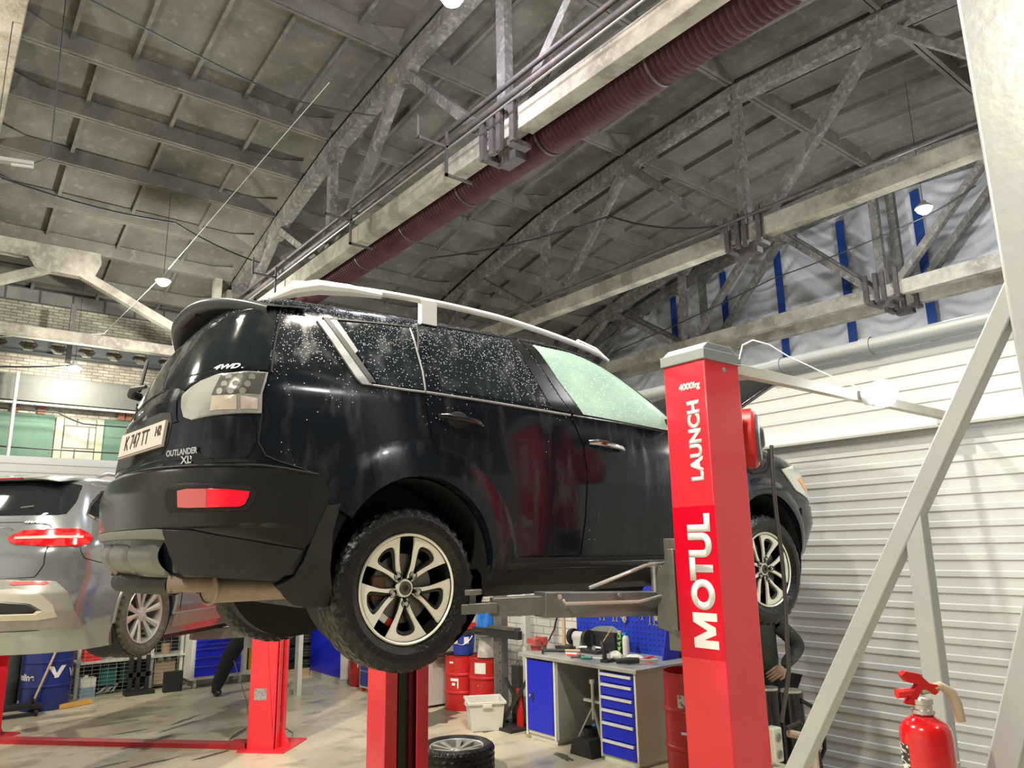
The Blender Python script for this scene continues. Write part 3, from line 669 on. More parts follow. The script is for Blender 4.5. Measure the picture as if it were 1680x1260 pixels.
def add_drops(m, base_col, film_col, z0, z1, lo, hi, rough, scale=105):
    """beads of water on the upper body and a streaky film of road dirt"""
    nt = m.node_tree; b = nt.nodes['Principled BSDF']
    tc = nt.nodes.new('ShaderNodeTexCoord'); sep = nt.nodes.new('ShaderNodeSeparateXYZ'); nt.links.new(tc.outputs['Object'], sep.inputs[0])
    vo = nt.nodes.new('ShaderNodeTexVoronoi'); vo.inputs['Scale'].default_value = scale; nt.links.new(tc.outputs['Object'], vo.inputs['Vector'])
    lt = nt.nodes.new('ShaderNodeMath'); lt.operation = 'LESS_THAN'; lt.inputs[1].default_value = .27; nt.links.new(vo.outputs['Distance'], lt.inputs[0])
    sc = nt.nodes.new('ShaderNodeSeparateColor'); nt.links.new(vo.outputs['Color'], sc.inputs[0])
    no = nt.nodes.new('ShaderNodeTexNoise'); no.inputs['Scale'].default_value = 4; nt.links.new(tc.outputs['Object'], no.inputs['Vector'])
    zr = nt.nodes.new('ShaderNodeMapRange'); zr.inputs[1].default_value = z0; zr.inputs[2].default_value = z1; zr.inputs[3].default_value = lo; zr.inputs[4].default_value = hi
    nt.links.new(sep.outputs[2], zr.inputs[0])
    ad = nt.nodes.new('ShaderNodeMath'); ad.operation = 'ADD'; nt.links.new(zr.outputs[0], ad.inputs[0]); nt.links.new(no.outputs['Fac'], ad.inputs[1])
    l2 = nt.nodes.new('ShaderNodeMath'); l2.operation = 'LESS_THAN'; nt.links.new(sc.outputs[0], l2.inputs[0]); nt.links.new(ad.outputs[0], l2.inputs[1])
    mu = nt.nodes.new('ShaderNodeMath'); mu.operation = 'MULTIPLY'; nt.links.new(lt.outputs[0], mu.inputs[0]); nt.links.new(l2.outputs[0], mu.inputs[1])
    n2 = nt.nodes.new('ShaderNodeTexNoise'); n2.inputs['Scale'].default_value = 9; n2.inputs['Detail'].default_value = 8
    mp = nt.nodes.new('ShaderNodeMapping'); mp.inputs['Scale'].default_value = (1.5,1.5,.35); nt.links.new(tc.outputs['Object'], mp.inputs[0]); nt.links.new(mp.outputs[0], n2.inputs['Vector'])
    r2 = nt.nodes.new('ShaderNodeMapRange'); r2.inputs[1].default_value = .5; r2.inputs[2].default_value = .8; nt.links.new(n2.outputs['Fac'], r2.inputs[0])
    mx = nt.nodes.new('ShaderNodeMix'); mx.data_type = 'RGBA'; nt.links.new(r2.outputs[0], mx.inputs[0]); mx.inputs[6].default_value = (*base_col,1); mx.inputs[7].default_value = (*film_col,1)
    m2 = nt.nodes.new('ShaderNodeMix'); m2.data_type = 'RGBA'; nt.links.new(mu.outputs[0], m2.inputs[0]); nt.links.new(mx.outputs[2], m2.inputs[6]); m2.inputs[7].default_value = (.55,.57,.62,1)
    nt.links.new(m2.outputs[2], b.inputs['Base Color'])
    rr = nt.nodes.new('ShaderNodeMapRange'); rr.inputs[3].default_value = rough; rr.inputs[4].default_value = .45; nt.links.new(r2.outputs[0], rr.inputs[0]); nt.links.new(rr.outputs[0], b.inputs['Roughness'])
    return m
def suv_paint(): return add_drops(M('wet_black_paint', (.008,.009,.011), .16, spec=.34, coat=.08), (.006,.009,.014), (.026,.030,.036), .80, 1.12, -.6, .22, .14)
paint = suv_paint()
bumper_m = M('satin_black_bumper', (.014,.014,.014), .24, spec=.5, n=[(5,.45,.75,(.022,.022,.021),6)], stretch=(1,1,.4))
bumper_low = M('matt_black_bumper', (.017,.017,.017), .6, spec=.35, n=[(8,.45,.75,(.027,.027,.026),6)])
tint = add_drops(M('tinted_glass_wet', (.022,.030,.033), .12, spec=.35), (.012,.018,.022), (.035,.045,.05), .86, 1.15, -.35, .12, .12)
rear_tint = M('rear_tinted_glass', (.010,.014,.016), .07, spec=.3, n=[(2.5,.5,.75,(.05,.055,.055),6)])
lit_cabin_glass = M('green_lit_cabin_glass', (.30,.46,.40), .22, n=[(2.2,.35,.6,(.42,.62,.53),4),(70,.62,.68,(.75,.82,.8),2)], bump=(150,.2))  # opaque pale green painted for the lit cabin beyond, with water specks
trim_m = M('pale_window_moulding', (.30,.31,.32), .45, .3, n=[(14,.45,.7,(.20,.20,.21),6)])
SUV = thing('suv_car', 'large black muddy wet SUV with silver roof rails raised on the red lift', 'car', (1.741+.85*.02007, 2.969+.85*.9998, 1.732), math.radians(-1.15))
zs = [-.06,-.02,.02,.06,.1,.15,.2,.25,.3,.36,.42,.46,.5,.515,.53,.56,.6,.65,.7,.75,.8,.83,.86,.89,.92,.96,1.0,1.05,1.1,1.15,1.2,1.24,1.28,1.305,1.325,1.345,1.36,1.372,1.38]
body = SUVB.shell(zs).build('body', paint, SUV, angle=32)
def well(cx, cz, r, y0, y1): return MB().lathe([(0,y0),(r,y0),(r,y1),(0,y1)], (cx,0,cz), 'y', 64)
cuts = []
for cx, r in ((.035,.405),(2.675,.40)):
    for s in (-1, 1): cuts.append(well(cx,.085,r,s*.52,s*1.1) if s > 0 else well(cx,.085,r,-1.1,-.52))
cuts.append(MB().box(-1.3,-.45,-1.1,1.1,-.3,.075))
cut(body, cuts)
for cx in (.035, 2.675):
    for s in (-1, 1):
        MB().lathe([(.0,s*.53),(.398,s*.53),(.398,s*.86)], (cx,0,.085), 'y', 48, 0 if 1 else 0, 2*PI).build('wheel_arch_liner', M('black_liner', (.012,.012,.013), .8), SUV)
surf = SUVB.S; usurf = SUVB.U
for sd in (-1, 1):
    near = sd == -1
    # doors
    rd = [(.17,1.285),(.10,1.1),(.085,.91),(.09,.80),(.10,.72),(.125,.64),(.185,.53),(.28,.445),(.385,.305),(.435,.20),(.445,.135),(1.005,.122),(1.035,.3),(1.055,.54),(1.045,.70),(.985,.835),(.93,.95),(.84,1.16),(.78,1.292),(.5,1.29)]
    fd = [(1.02,.122),(1.815,.108),(1.86,.3),(1.885,.5),(1.875,.75),(1.86,.86),(1.70,1.06),(1.52,1.20),(1.32,1.27),(1.05,1.295),(.80,1.295),(.86,1.16),(.945,.95),(1.0,.84),(1.06,.70),(1.072,.54),(1.05,.3)]
    D1 = patch(MB(), surf, rd, .005, .014, 20, .03, sd).build('rear_door', paint, SUV, angle=40)
    D2 = patch(MB(), surf, fd, .005, .014, 20, .03, sd).build('front_door', paint, SUV, angle=40)
    # windows
    patch(MB(), surf, [(.185,1.255),(.165,1.1),(.205,.915),(.86,.890),(.80,1.06),(.735,1.262),(.45,1.262)], .0075, .004, 14, .03, sd).build('window_glass', tint, D1)
    G = patch(MB(), surf, [(.905,1.262),(.985,1.06),(1.085,.875),(1.855,.835),(1.80,.93),(1.62,1.09),(1.42,1.20),(1.18,1.255)], .0075, .004, 14, .03, sd).build('window_glass', lit_cabin_glass, D2)
    # pillar covers and belt moulding
    patch(MB(), surf, [(.865,.885),(.985,.875),(.93,.98),(.86,1.15),(.80,1.28),(.745,1.28),(.81,1.06)], .008, .004, 6, .03, sd).build('pillar_cover', black_gloss, D1)
    patch(MB(), surf, [(1.0,.87),(1.075,.868),(.98,1.05),(.90,1.262),(.82,1.285),(.88,1.15),(.95,.97)], .008, .004, 6, .03, sd).build('pillar_cover', black_gloss, D2)
    seam(MB(), surf, [(.09,.893),(.45,.883),(.985,.862)], .007, sd, .006).build('belt_moulding', trim_m, D1)
    seam(MB(), surf, [(1.0,.861),(1.45,.845),(1.87,.825)], .007, sd, .006).build('belt_moulding', black_gloss, D2)
    seam(MB(), surf, [(.10,1.1),(.15,1.26),(.2,1.278),(.5,1.282),(.78,1.284)], .006, sd, .006).build('window_seal', black_plastic, D1)
    seam(MB(), surf, [(.82,1.284),(1.1,1.278),(1.33,1.25),(1.55,1.165),(1.72,1.02),(1.865,.86)], .008, sd, .006).build('window_seal', black_plastic, D2)
    # rear quarter glass with its slanted moulding
    patch(MB(), surf, [(-.30,1.205),(-.10,1.222),(.09,1.232),(.105,1.1),(.085,.905),(-.155,.905),(-.24,1.08)], .005, .006, 12, .03, sd).build('quarter_glass', tint, SUV)
    patch(MB(), surf, [(-.40,1.197),(-.352,1.203),(-.20,.912),(-.185,.893),(-.235,.893),(-.262,.92)], .009, .012, 4, .02, sd).build('quarter_moulding', trim_m, SUV)
    patch(MB(), surf, [(-.355,1.206),(-.30,1.212),(-.225,1.06),(-.262,1.03)], .009, .01, 4, .02, sd).build('quarter_moulding', trim_m, SUV)
    patch(MB(), surf, [(-.37,1.215),(-.34,1.215),(-.168,.905),(-.20,.905)], .0118, .012, 4, .02, sd).build('quarter_seal', black_plastic, SUV)
    seam(MB(), surf, [(-.33,1.216),(-.1,1.233),(.095,1.243)], .006, sd, .006).build('quarter_seal', black_plastic, SUV)
    seam(MB(), surf, [(-.185,.896),(0,.893),(.085,.893)], .006, sd, .006).build('belt_moulding', trim_m, SUV)
    seam(MB(), surf, [(.098,1.235),(.10,1.0),(.088,.90)], .005, sd, .006).build('quarter_moulding', trim_m, SUV)
    # flared arch edges
    for cx, a0, a1, ro in ((.045,-4,148,.575),(2.675,-2,176,.51)):
        def fl(u, v, cx=cx, a0=a0, a1=a1, ro=ro):
            a = math.radians(a0+(a1-a0)*u); ri = .405
            r = ri+(ro-ri)*v*(1 if cx > 1 else 1)
            x = cx+r*math.cos(a)*(.98 if cx < 1 else 1); z = .085+r*math.sin(a)
            off = .024*(1-v**2.2)+.002
            zz = max(z, -.02)
            return (x, sd*(SUVB.y_at(min(x,3.25), zz)+off), z)
        m = MB().grid(fl, 60, 10); 
        m.grid(lambda u, v, cx=cx, a0=a0, a1=a1: ((lambda a: (cx+.405*math.cos(a)*(.98 if cx < 1 else 1), sd*(SUVB.y_at(min(cx+.405*math.cos(a),3.25), max(.085+.405*math.sin(a),-.02))+.026-.10*v), .085+.405*math.sin(a)))(math.radians(a0+(a1-a0)*u))), 60, 2)
        m.build('arch_flare', paint, SUV, angle=60)
    # sill
    sl = [(.455,.12),(.43,.06),(.42,-.005),(1.2,-.02),(2.25,-.03),(2.25,.06),(2.24,.105),(1.2,.112)]
    patch(MB(), surf, sl, .012, .02, 24, .02, sd).build('sill', bumper_low, SUV)
    patch(MB(), surf, [(.50,.098),(.56,.068),(2.2,.05),(2.2,.085)], .018, .02, 20, .02, sd).build('sill_step', bumper_m, SUV)
    # handles
    hz = MB(); y = SUVB.y_at(.26,.765)
    hz.tube([(.135,sd*(y+.022),.776),(.17,sd*(y+.045),.775),(.26,sd*(y+.05),.768),(.35,sd*(y+.045),.758),(.385,sd*(y+.02),.752)], .014, 10, True, [.010,.014,.015,.014,.010]); hz.build('door_handle', black_gloss, D1)
    MB().ball((.26,sd*(y+.002),.765), (.062,.012,.048), 20, 10).build('handle_cup', dark_void, D1)
    y = SUVB.y_at(1.2,.706)
    MB().tube([(1.085,sd*(y+.02),.717),(1.12,sd*(y+.045),.718),(1.2,sd*(y+.05),.712),(1.3,sd*(y+.045),.70),(1.345,sd*(y+.02),.692)], .016, 10, True, [.013,.017,.016,.016,.010]).build('door_handle', chrome, D2)
    # rail
    rl = MB()
    def rail(x):
        t = (x+.55)/2.05
        return Vector((x, sd*(.655-.05*t*t-.02*(1-t)), 1.36+.085*math.sin(PI*min(1,max(0,t)))**.6*(1-.30*t)-.035*max(0,t-.6)**1.2*3))
    P = [rail(-.50+1.98*i/40) for i in range(41)]
    rl.tube(P, .017, 10); rl.build('roof_rail', M('silver_rail', (.80,.81,.84), .3, .15), SUV)
    ft = MB()
    ft.tube([(-.60,sd*.635,1.285),(-.50,sd*.64,1.345),(-.38,sd*.645,1.385),(-.22,sd*.65,1.40),(-.05,sd*.65,1.405)], .03, 10, True, [.012,.034,.036,.028,.016])
    MB().box(.18,.27,sd*.62,sd*.66,1.30,1.425).build('rail_foot', M('silver_rail', (.80,.81,.84), .3, .15), SUV)
    ft.build('rail_foot', M('silver_rail', (.80,.81,.84), .3, .15), SUV); ft = MB()
    ft.tube([(1.30,sd*.61,1.385),(1.45,sd*.60,1.355),(1.58,sd*.585,1.31)], .02, 10, True, [.017,.022,.01])
    ft.build('rail_foot', M('silver_rail', (.80,.81,.84), .3, .15), SUV)
    # tail lamp
    lens = M('clear_lamp_lens', (.33,.335,.325), .12, coat=1, n=[(6,.45,.65,(.22,.222,.215),3)])
    tl = [(.385,.812),(.43,.84),(.50,.862),(.62,.882),(.80,.892),(.945,.893),(.955,.716),(.86,.712),(.66,.704),(.51,.694),(.44,.712),(.40,.762)]
    T_ = patch(MB(), usurf, tl, .010, .03, 18, .015, sd, 0).build('tail_lamp', lens, SUV)
    patch(MB(), usurf, [(.65,.879),(.80,.886),(.935,.888),(.94,.795),(.80,.79),(.64,.79)], .0115, .004, 8, .02, sd).build('reflector_bed', M('lamp_bed', (.13,.13,.125), .2, .4, coat=1), T_)
    cells = MB()
    for r_ in range(3):
        for c_ in range(3):
            p = usurf(.715+.075*c_-.012*r_, .868-.031*r_, sd); q = usurf(.715+.075*c_-.012*r_+.01, .868-.031*r_, sd)
            n_ = (q-p).cross(Vector((0,0,1))).normalized(); n_ = n_ if n_.y*sd > 0 else -n_
            cells.cyl(p+n_*.011, p+n_*.0145, .0135, 14)
    cells.build('lamp_reflector', M('lamp_reflector', (.75,.72,.68), .2, .7), T_)
    patch(MB(), usurf, [(.645,.785),(.645,.722),(.82,.725),(.81,.788)], .0125, .004, 8, .02, sd).build('indicator_lens', M('pale_orange_lens', (.50,.44,.37), .15), T_)
    patch(MB(), usurf, [(.835,.784),(.845,.727),(.935,.73),(.93,.776)], .0125, .004, 6, .02, sd).build('reverse_lens', M('pale_pink_lens', (.48,.40,.39), .15), T_)
    seam(MB(), usurf, [(.632,.884),(.615,.80),(.60,.706)], .003, sd, .010).build('lamp_seam', dark_void, T_)
    # bumper: upper and lower skins, fog lamp in its recess
    bu = [(.0,.515),(.0,.27),(.40,.268),(.62,.262),(.88,.222),(1.10,.178),(1.185,.24),(1.25,.355),(1.185,.47),(1.0,.497),(.70,.497),(.47,.498),(.2,.508)]
    patch(MB(), usurf, bu, .012, .03, 40, .02, sd).build('rear_bumper', bumper_m, SUV, angle=40)
    lo = [(.46,.262),(.62,.256),(.88,.216),(1.10,.172),(1.03,.10),(.98,.058),(.8,.072),(.62,.085),(.50,.10),(.47,.18)]
    patch(MB(), usurf, lo, .014, .03, 20, .02, sd).build('bumper_lower', bumper_low, SUV, angle=40)
    patch(MB(), usurf, [(.0,.268),(.40,.266),(.46,.262),(.47,.225),(.0,.235)], .016, .03, 14, .01, sd).build('bumper_trim', M('pale_grey_plastic', (.16,.16,.155), .5), SUV)
    fr = patch(MB(), usurf, [(.475,.408),(.50,.432),(.60,.434),(.78,.430),(.90,.424),(.935,.402),(.925,.365),(.89,.326),(.70,.322),(.50,.326),(.475,.35)], .0145, .006, 16, .01, sd).build('fog_lamp', dark_void, SUV)
    patch(MB(), usurf, [(.55,.409),(.60,.415),(.705,.413),(.705,.340),(.60,.341),(.553,.345)], .018, .006, 10, .01, sd).build('reflector', M('pink_red_reflector', (.62,.12,.13), .12, coat=.6), fr)
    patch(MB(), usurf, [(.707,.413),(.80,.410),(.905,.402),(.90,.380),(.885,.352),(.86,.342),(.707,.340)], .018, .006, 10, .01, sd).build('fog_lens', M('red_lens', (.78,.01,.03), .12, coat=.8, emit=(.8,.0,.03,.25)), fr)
    seam(MB(), usurf, [(.455,.498),(.45,.40),(.465,.265)], .004, sd, .012).build('bumper_seam', dark_void, SUV)
    seam(MB(), usurf, [(.0,.525),(.45,.508),(.68,.505),(.93,.505),(1.15,.478)], .006, sd, .012).build('bumper_seam', dark_void, SUV)
    # mud flap
    fp = [(1.27,.362),(1.215,.352),(1.16,.24),(1.09,.12),(1.04,.07),(.96,.035),(1.0,-.035),(1.13,-.06),(1.17,.0),(1.20,.10),(1.235,.24)]
    def flap(u, z, s_): 
        p = usurf(u, max(z,-.05), s_); p.z = z; return p
    patch(MB(), flap, fp, .022, .05, 8, .02, sd, 0).build('mud_flap', bumper_low, SUV)
    # seams: tailgate edge, fuel side
    seam(MB(), usurf, [(.93,1.27),(.95,1.1),(.957,.90)], .005, sd, .004).build('tailgate_seam', dark_void, SUV)
    seam(MB(), usurf, [(.957,.715),(.955,.60),(.985,.545),(1.06,.505),(1.15,.475)], .0035, sd, .003).build('quarter_seam', dark_void, SUV)
    # mirror and head lamp
    MB().ball((1.78, sd*1.0, .92), (.075,.11,.075), 18, 10).box(1.76,1.83,sd*.84,sd*.93,.88,.91).build('door_mirror', black_gloss, D2)
    patch(MB(), surf, [(2.9,.66),(3.1,.70),(3.28,.62),(3.42,.50),(3.30,.45),(3.05,.52)], .008, .02, 8, .02, sd).build('head_lamp', M('headlamp_lens', (.6,.6,.56), .1, coat=1), SUV)
    patch(MB(), surf, [(3.10,.60),(3.17,.62),(3.26,.54),(3.22,.51)], .011, .01, 4, .02, sd).build('side_indicator', M('amber_lens', (.9,.4,.05), .2), SUV)
    # front bumper end with paler flare
    patch(MB(), surf, [(3.10,.40),(3.3,.42),(3.5,.40),(3.5,.1),(3.3,.02),(3.06,.0),(3.09,.15)], .010, .02, 8, .02, sd).build('front_bumper_end', bumper_m, SUV)
# tailgate: glass, plate recess, emblem
patch(MB(), usurf, [(0,1.17),(.35,1.19),(.60,1.235),(.90,1.262),(.935,1.10),(.94,.905),(.75,.90),(.52,.872),(.36,.838),(.26,.87),(.0,.90)], .006, .01, 24, .02, -1).build('rear_glass', rear_tint, SUV)
patch(MB(), usurf, [(0,1.17),(.35,1.19),(.60,1.235),(.90,1.262),(.935,1.10),(.94,.905),(.75,.90),(.52,.872),(.36,.838),(.26,.87),(.0,.90)], .006, .01, 24, .02, 1).build('rear_glass', rear_tint, SUV)
for sd in (-1, 1):
    patch(MB(), usurf, [(.0,.84),(.20,.83),(.33,.80),(.36,.72),(.38,.70),(.52,.685),(.62,.69),(.93,.70),(.945,.60),(.90,.535),(.6,.53),(.3,.54),(.0,.55)], .004, .012, 24, .02, sd).build('tailgate', paint, SUV, angle=40)
patch(MB(), usurf, [(.0,.775),(.20,.765),(.30,.748),(.335,.70),(.335,.62),(.31,.572),(.0,.562)], .006, .01, 10, .02, -1).build('plate_recess', dark_void, SUV)
patch(MB(), usurf, [(.0,.775),(.20,.765),(.30,.748),(.335,.70),(.335,.62),(.31,.572),(.0,.562)], .006, .01, 10, .02, 1).build('plate_recess', dark_void, SUV)
pl_m = M('plate_white', (.50,.475,.43), .5)
mw = frame((-1.0, -.27, .655), (.14,-1,0.015), (.10,0,1))
def tb(m, x0, x1, y0, y1, z0, z1): b_ = MB().box(x0,x1,y0,y1,z0,z1); return b_.xf(m)
PL = tb(mw, -.26,.26,-.056,.056,0,.012).build('number_plate', pl_m, SUV); 
tb(mw, -.255,.255,-.051,-.049,.012,.0135).build('plate_border', black_plastic, PL)
# textured lettering
text('plate_text', 'K 747 TT', .095, black_plastic, mw @ Matrix.Translation((-.05,.004,.013)), PL, .0, .001, .78)
text('plate_text', '142', .06, black_plastic, mw @ Matrix.Translation((.195,.015,.013)), PL, .001, .001, .8)
def on_surf(u, z, off, sd=-1):
    p = usurf(u, z, sd); a = usurf(u+.01, z, sd)-p; b_ = usurf(u, z+.01, sd)-p
    if sd < 0: pass
    x = a.normalized(); n_ = x.cross(b_).normalized(); 
    return frame(p + n_*off, x, b_)
text('badge_text', 'OUTLANDER', .034, chrome, on_surf(.475,.566,.006), SUV, .0012, .002, 1.0)
text('badge_text', 'XL', .042, chrome, on_surf(.52,.532,.006), SUV, .0012, .002, 1.2)
text('badge_text', '4WD', .034, white_vinyl, on_surf(.665,.914,.009), SUV, .0008, .001, 1.5, shear=.3)
em = MB()
for a in (PI/2, PI/2+2*PI/3, PI/2+4*PI/3):
    em.prism([(0,0),(.03*math.cos(a+.52),.03*math.sin(a+.52)),(.052*math.cos(a),.052*math.sin(a)),(.03*math.cos(a-.52),.03*math.sin(a-.52))], lambda u, v, d: (-.985-d, u, .815+v), 0, .008)
em.build('emblem', chrome, SUV)
# spoiler
sp = MB()
def spl(u, v):
    s = -1+2*u; y = .69*s; back = -.83+.20*abs(s)**2.4; zt = 1.365-.125*abs(s)**2.4
    if v < .34: t = v/.34; return (back+.36*(1-t)*(1-.45*abs(s)), y, zt+.022*(1-t)-.004)
    if v < .66: t = (v-.34)/.32; return (back+.015*t-.006*math.sin(PI*t), y, zt-.004-.05*t)
    t = (v-.66)/.34; return (back+.015+.20*t, y*(1-.02*t), zt-.054-.012*t+ .01*t)
sp.grid(spl, 40, 18); sp.build('rear_spoiler', M('grey_black_spoiler', (.035,.040,.043), .35), SUV, angle=50)
MB().box(-.80,-.77,-.16,.16,1.30,1.325).build('brake_light', M('smoked_lens', (.05,.02,.02), .2), SUV)
# wiper
wp = MB(); wp.tube([(-.98,0,.90),(-1.02,-.02,.905),(-1.03,-.10,.915),(-1.0,-.22,.91)], .018, 8, True, [.02,.022,.016,.008]); wp.tube([(-.985,.0,.93),(-.90,.33,1.16)], .009, 6); wp.build('rear_wiper', black_plastic, SUV)
# hood, raised
def hood(u, v):
    x = 1.26*u; y = -.82+1.64*v; w_ = 1-.08*u**3
    x2 = x*(1-.10*abs(y/.8)**3*u); zz = .035*(1-(y/.8)**2)-.05*u**3
    a = math.radians(28); return (2.16+x2*math.cos(a)-zz*math.sin(a), y*w_, .865+x2*math.sin(a)+zz*math.cos(a))
hd = MB().grid(hood, 20, 20).build('hood', black_gloss, SUV, angle=60); sol = hd.modifiers.new('s', 'SOLIDIFY'); sol.thickness = .03; sol.offset = -1
MB().cyl((2.9,-.55,.70),(2.95,-.55,1.2),.008,8).build('hood_prop', zinc, SUV)
# underside: silencer, skid plate, tow hook area, suspension
M1 = MB(); M1.grid(lambda u, v: (-.77+.46*v, -.60+.125*math.cos(2*PI*u), .028+.060*math.sin(2*PI*u)), 30, 6, True)
M1.grid(lambda u, v: (-.77-.012*math.cos(v*PI/2), -.60+.125*v*math.cos(2*PI*u), .028+.060*v*math.sin(2*PI*u)), 30, 5, True)
M1.tube([(-.772, -.60+.128*math.cos(t*.2094), .028+.063*math.sin(t*.2094)) for t in range(31)], .006, 6)
M1.build('silencer', brown_muffler, SUV)
MB().tube([(-.76,-.63,.045),(-.83,-.62,.05),(-.88,-.60,.05),(-.92,-.58,.05)], .034, 16, True, [.030,.036,.032,.036]).build('exhaust_pipe', brown_muffler, SUV)
MB().grid(lambda u, v: (-.92+.05*v, -.58+.038*math.cos(2*PI*u), .05+.038*math.sin(2*PI*u)), 20, 1, True).build('exhaust_tip', steel_dark, SUV)
def skid(u, v):
    y = -.60+1.2*u; z = .215-.17*v
    x = -1.035+.05*(y/.6)**2*1.6 - .035*math.sin(v*PI)*1.0 + .10*v**2
    x += .012*(1 if abs(math.sin(y*11)) < .25 else 0)
    return (x, y, z)
MB().grid(skid, 60, 12).build('skid_plate', M('dull_silver_plastic', (.15,.15,.147), .38, .35), SUV, angle=50)
MB().box(-.93,-.75,-.45,.6,.06,.12).build('rear_valance', bumper_low, SUV)
MB().tube([(-.885,-.53,.045),(-.975,-.15,.045),(-.98,.05,.045)], .043, 16).build('spare_wheel_cradle', bumper_low, SUV)
ub = MB(); ub.box(.35,2.3,-.62,.62,-.075,-.04)
ub.tube([(-.3,-.1,-.05),(.6,-.12,-.08),(1.4,-.1,-.08),(2.3,-.05,-.08)], .03, 10); ub.build('underbody', black_plastic, SUV)
su = MB(); su.tube([(0,-.72,0),(0,.72,0)], .03, 10); su.beam((.45,-.55,-.06),(.02,-.66,-.04),.07,.05); su.beam((.45,.55,-.06),(.02,.66,-.04),.07,.05); su.cyl((.05,-.6,-.02),(.12,-.56,.35),.05,14); su.cyl((.05,.6,-.02),(.12,.56,.35),.05,14); su.beam((-.3,-.4,-.02),(.3,-.3,-.08),.09,.07)
su.tube([(2.67,-.72,0),(2.67,.72,0)], .03, 10); su.beam((2.3,-.45,-.06),(2.67,-.68,-.07),.08,.05); su.cyl((2.67,-.6,0),(2.66,-.55,.4),.05,14); su.build('suspension', steel_dark, SUV)
for (x, sd_, st) in ((0,-1,0),(0,1,0),(2.67,-1,-.04),(2.67,1,-.04)):
    wheel(SUV, (x, sd_*.775, 0), 'suv', spin=(.0 if x < 1 else .35), flip=sd_ > 0, steer=st)
# ---------------------------------------------------------------- grey estate car on the left lift
WB = Body(
 xr=[(-.20,-.95),(-.05,-1.08),(.1,-1.13),(.22,-1.12),(.32,-1.07),(.5,-1.05),(.6,-1.0),(.68,-.95),(.8,-.86),(.95,-.72),(1.05,-.60),(1.1,-.45),(1.13,-.2)],
 xf=[(-.2,3.6),(.1,3.75),(.4,3.7),(.55,3.4),(.65,2.4),(.7,2.0),(.9,1.6),(1.05,1.3),(1.13,.6)],
 hw=[(-.2,.84),(0,.90),(.2,.925),(.4,.93),(.55,.915),(.62,.89),(.75,.81),(.9,.715),(1.0,.635),(1.07,.55),(1.11,.42),(1.13,.2)],
 rr=[(-.2,.5),(.3,.5),(.6,.42),(.9,.35),(1.13,.25)], rf=[(-.2,.8),(1.13,.4)], pr=[(-.2,2.4),(1.13,2.8)], pf=[(-.2,2.3),(1.13,2.4)])
wag_paint = M('silver_grey_car_paint', (.27,.285,.30), .18, .65, coat=.7)
wag_low = M('dusty_grey_bumper', (.27,.265,.25), .35, .35, n=[(4,.45,.75,(.20,.195,.18),6)])
WAG = thing('estate_car', 'silver grey estate car seen from behind, raised on the left lift', 'car', (.97,7.5,1.42), math.radians(43))
zs = [-.2,-.15,-.1,-.05,0,.05,.1,.15,.2,.25,.3,.35,.4,.45,.5,.54,.58,.62,.65,.7,.75,.8,.85,.9,.95,1.0,1.03,1.06,1.08,1.1,1.115,1.13]
wb = WB.shell(zs).build('body', wag_paint, WAG, angle=32)
cuts = []
for cx in (0, 2.94):
    for s in (-1, 1): cuts.append(MB().lathe([(0,s*.5),(.385,s*.5),(.385,s*1.1),(0,s*1.1)], (cx,0,.05), 'y', 56))
cut(wb, cuts)
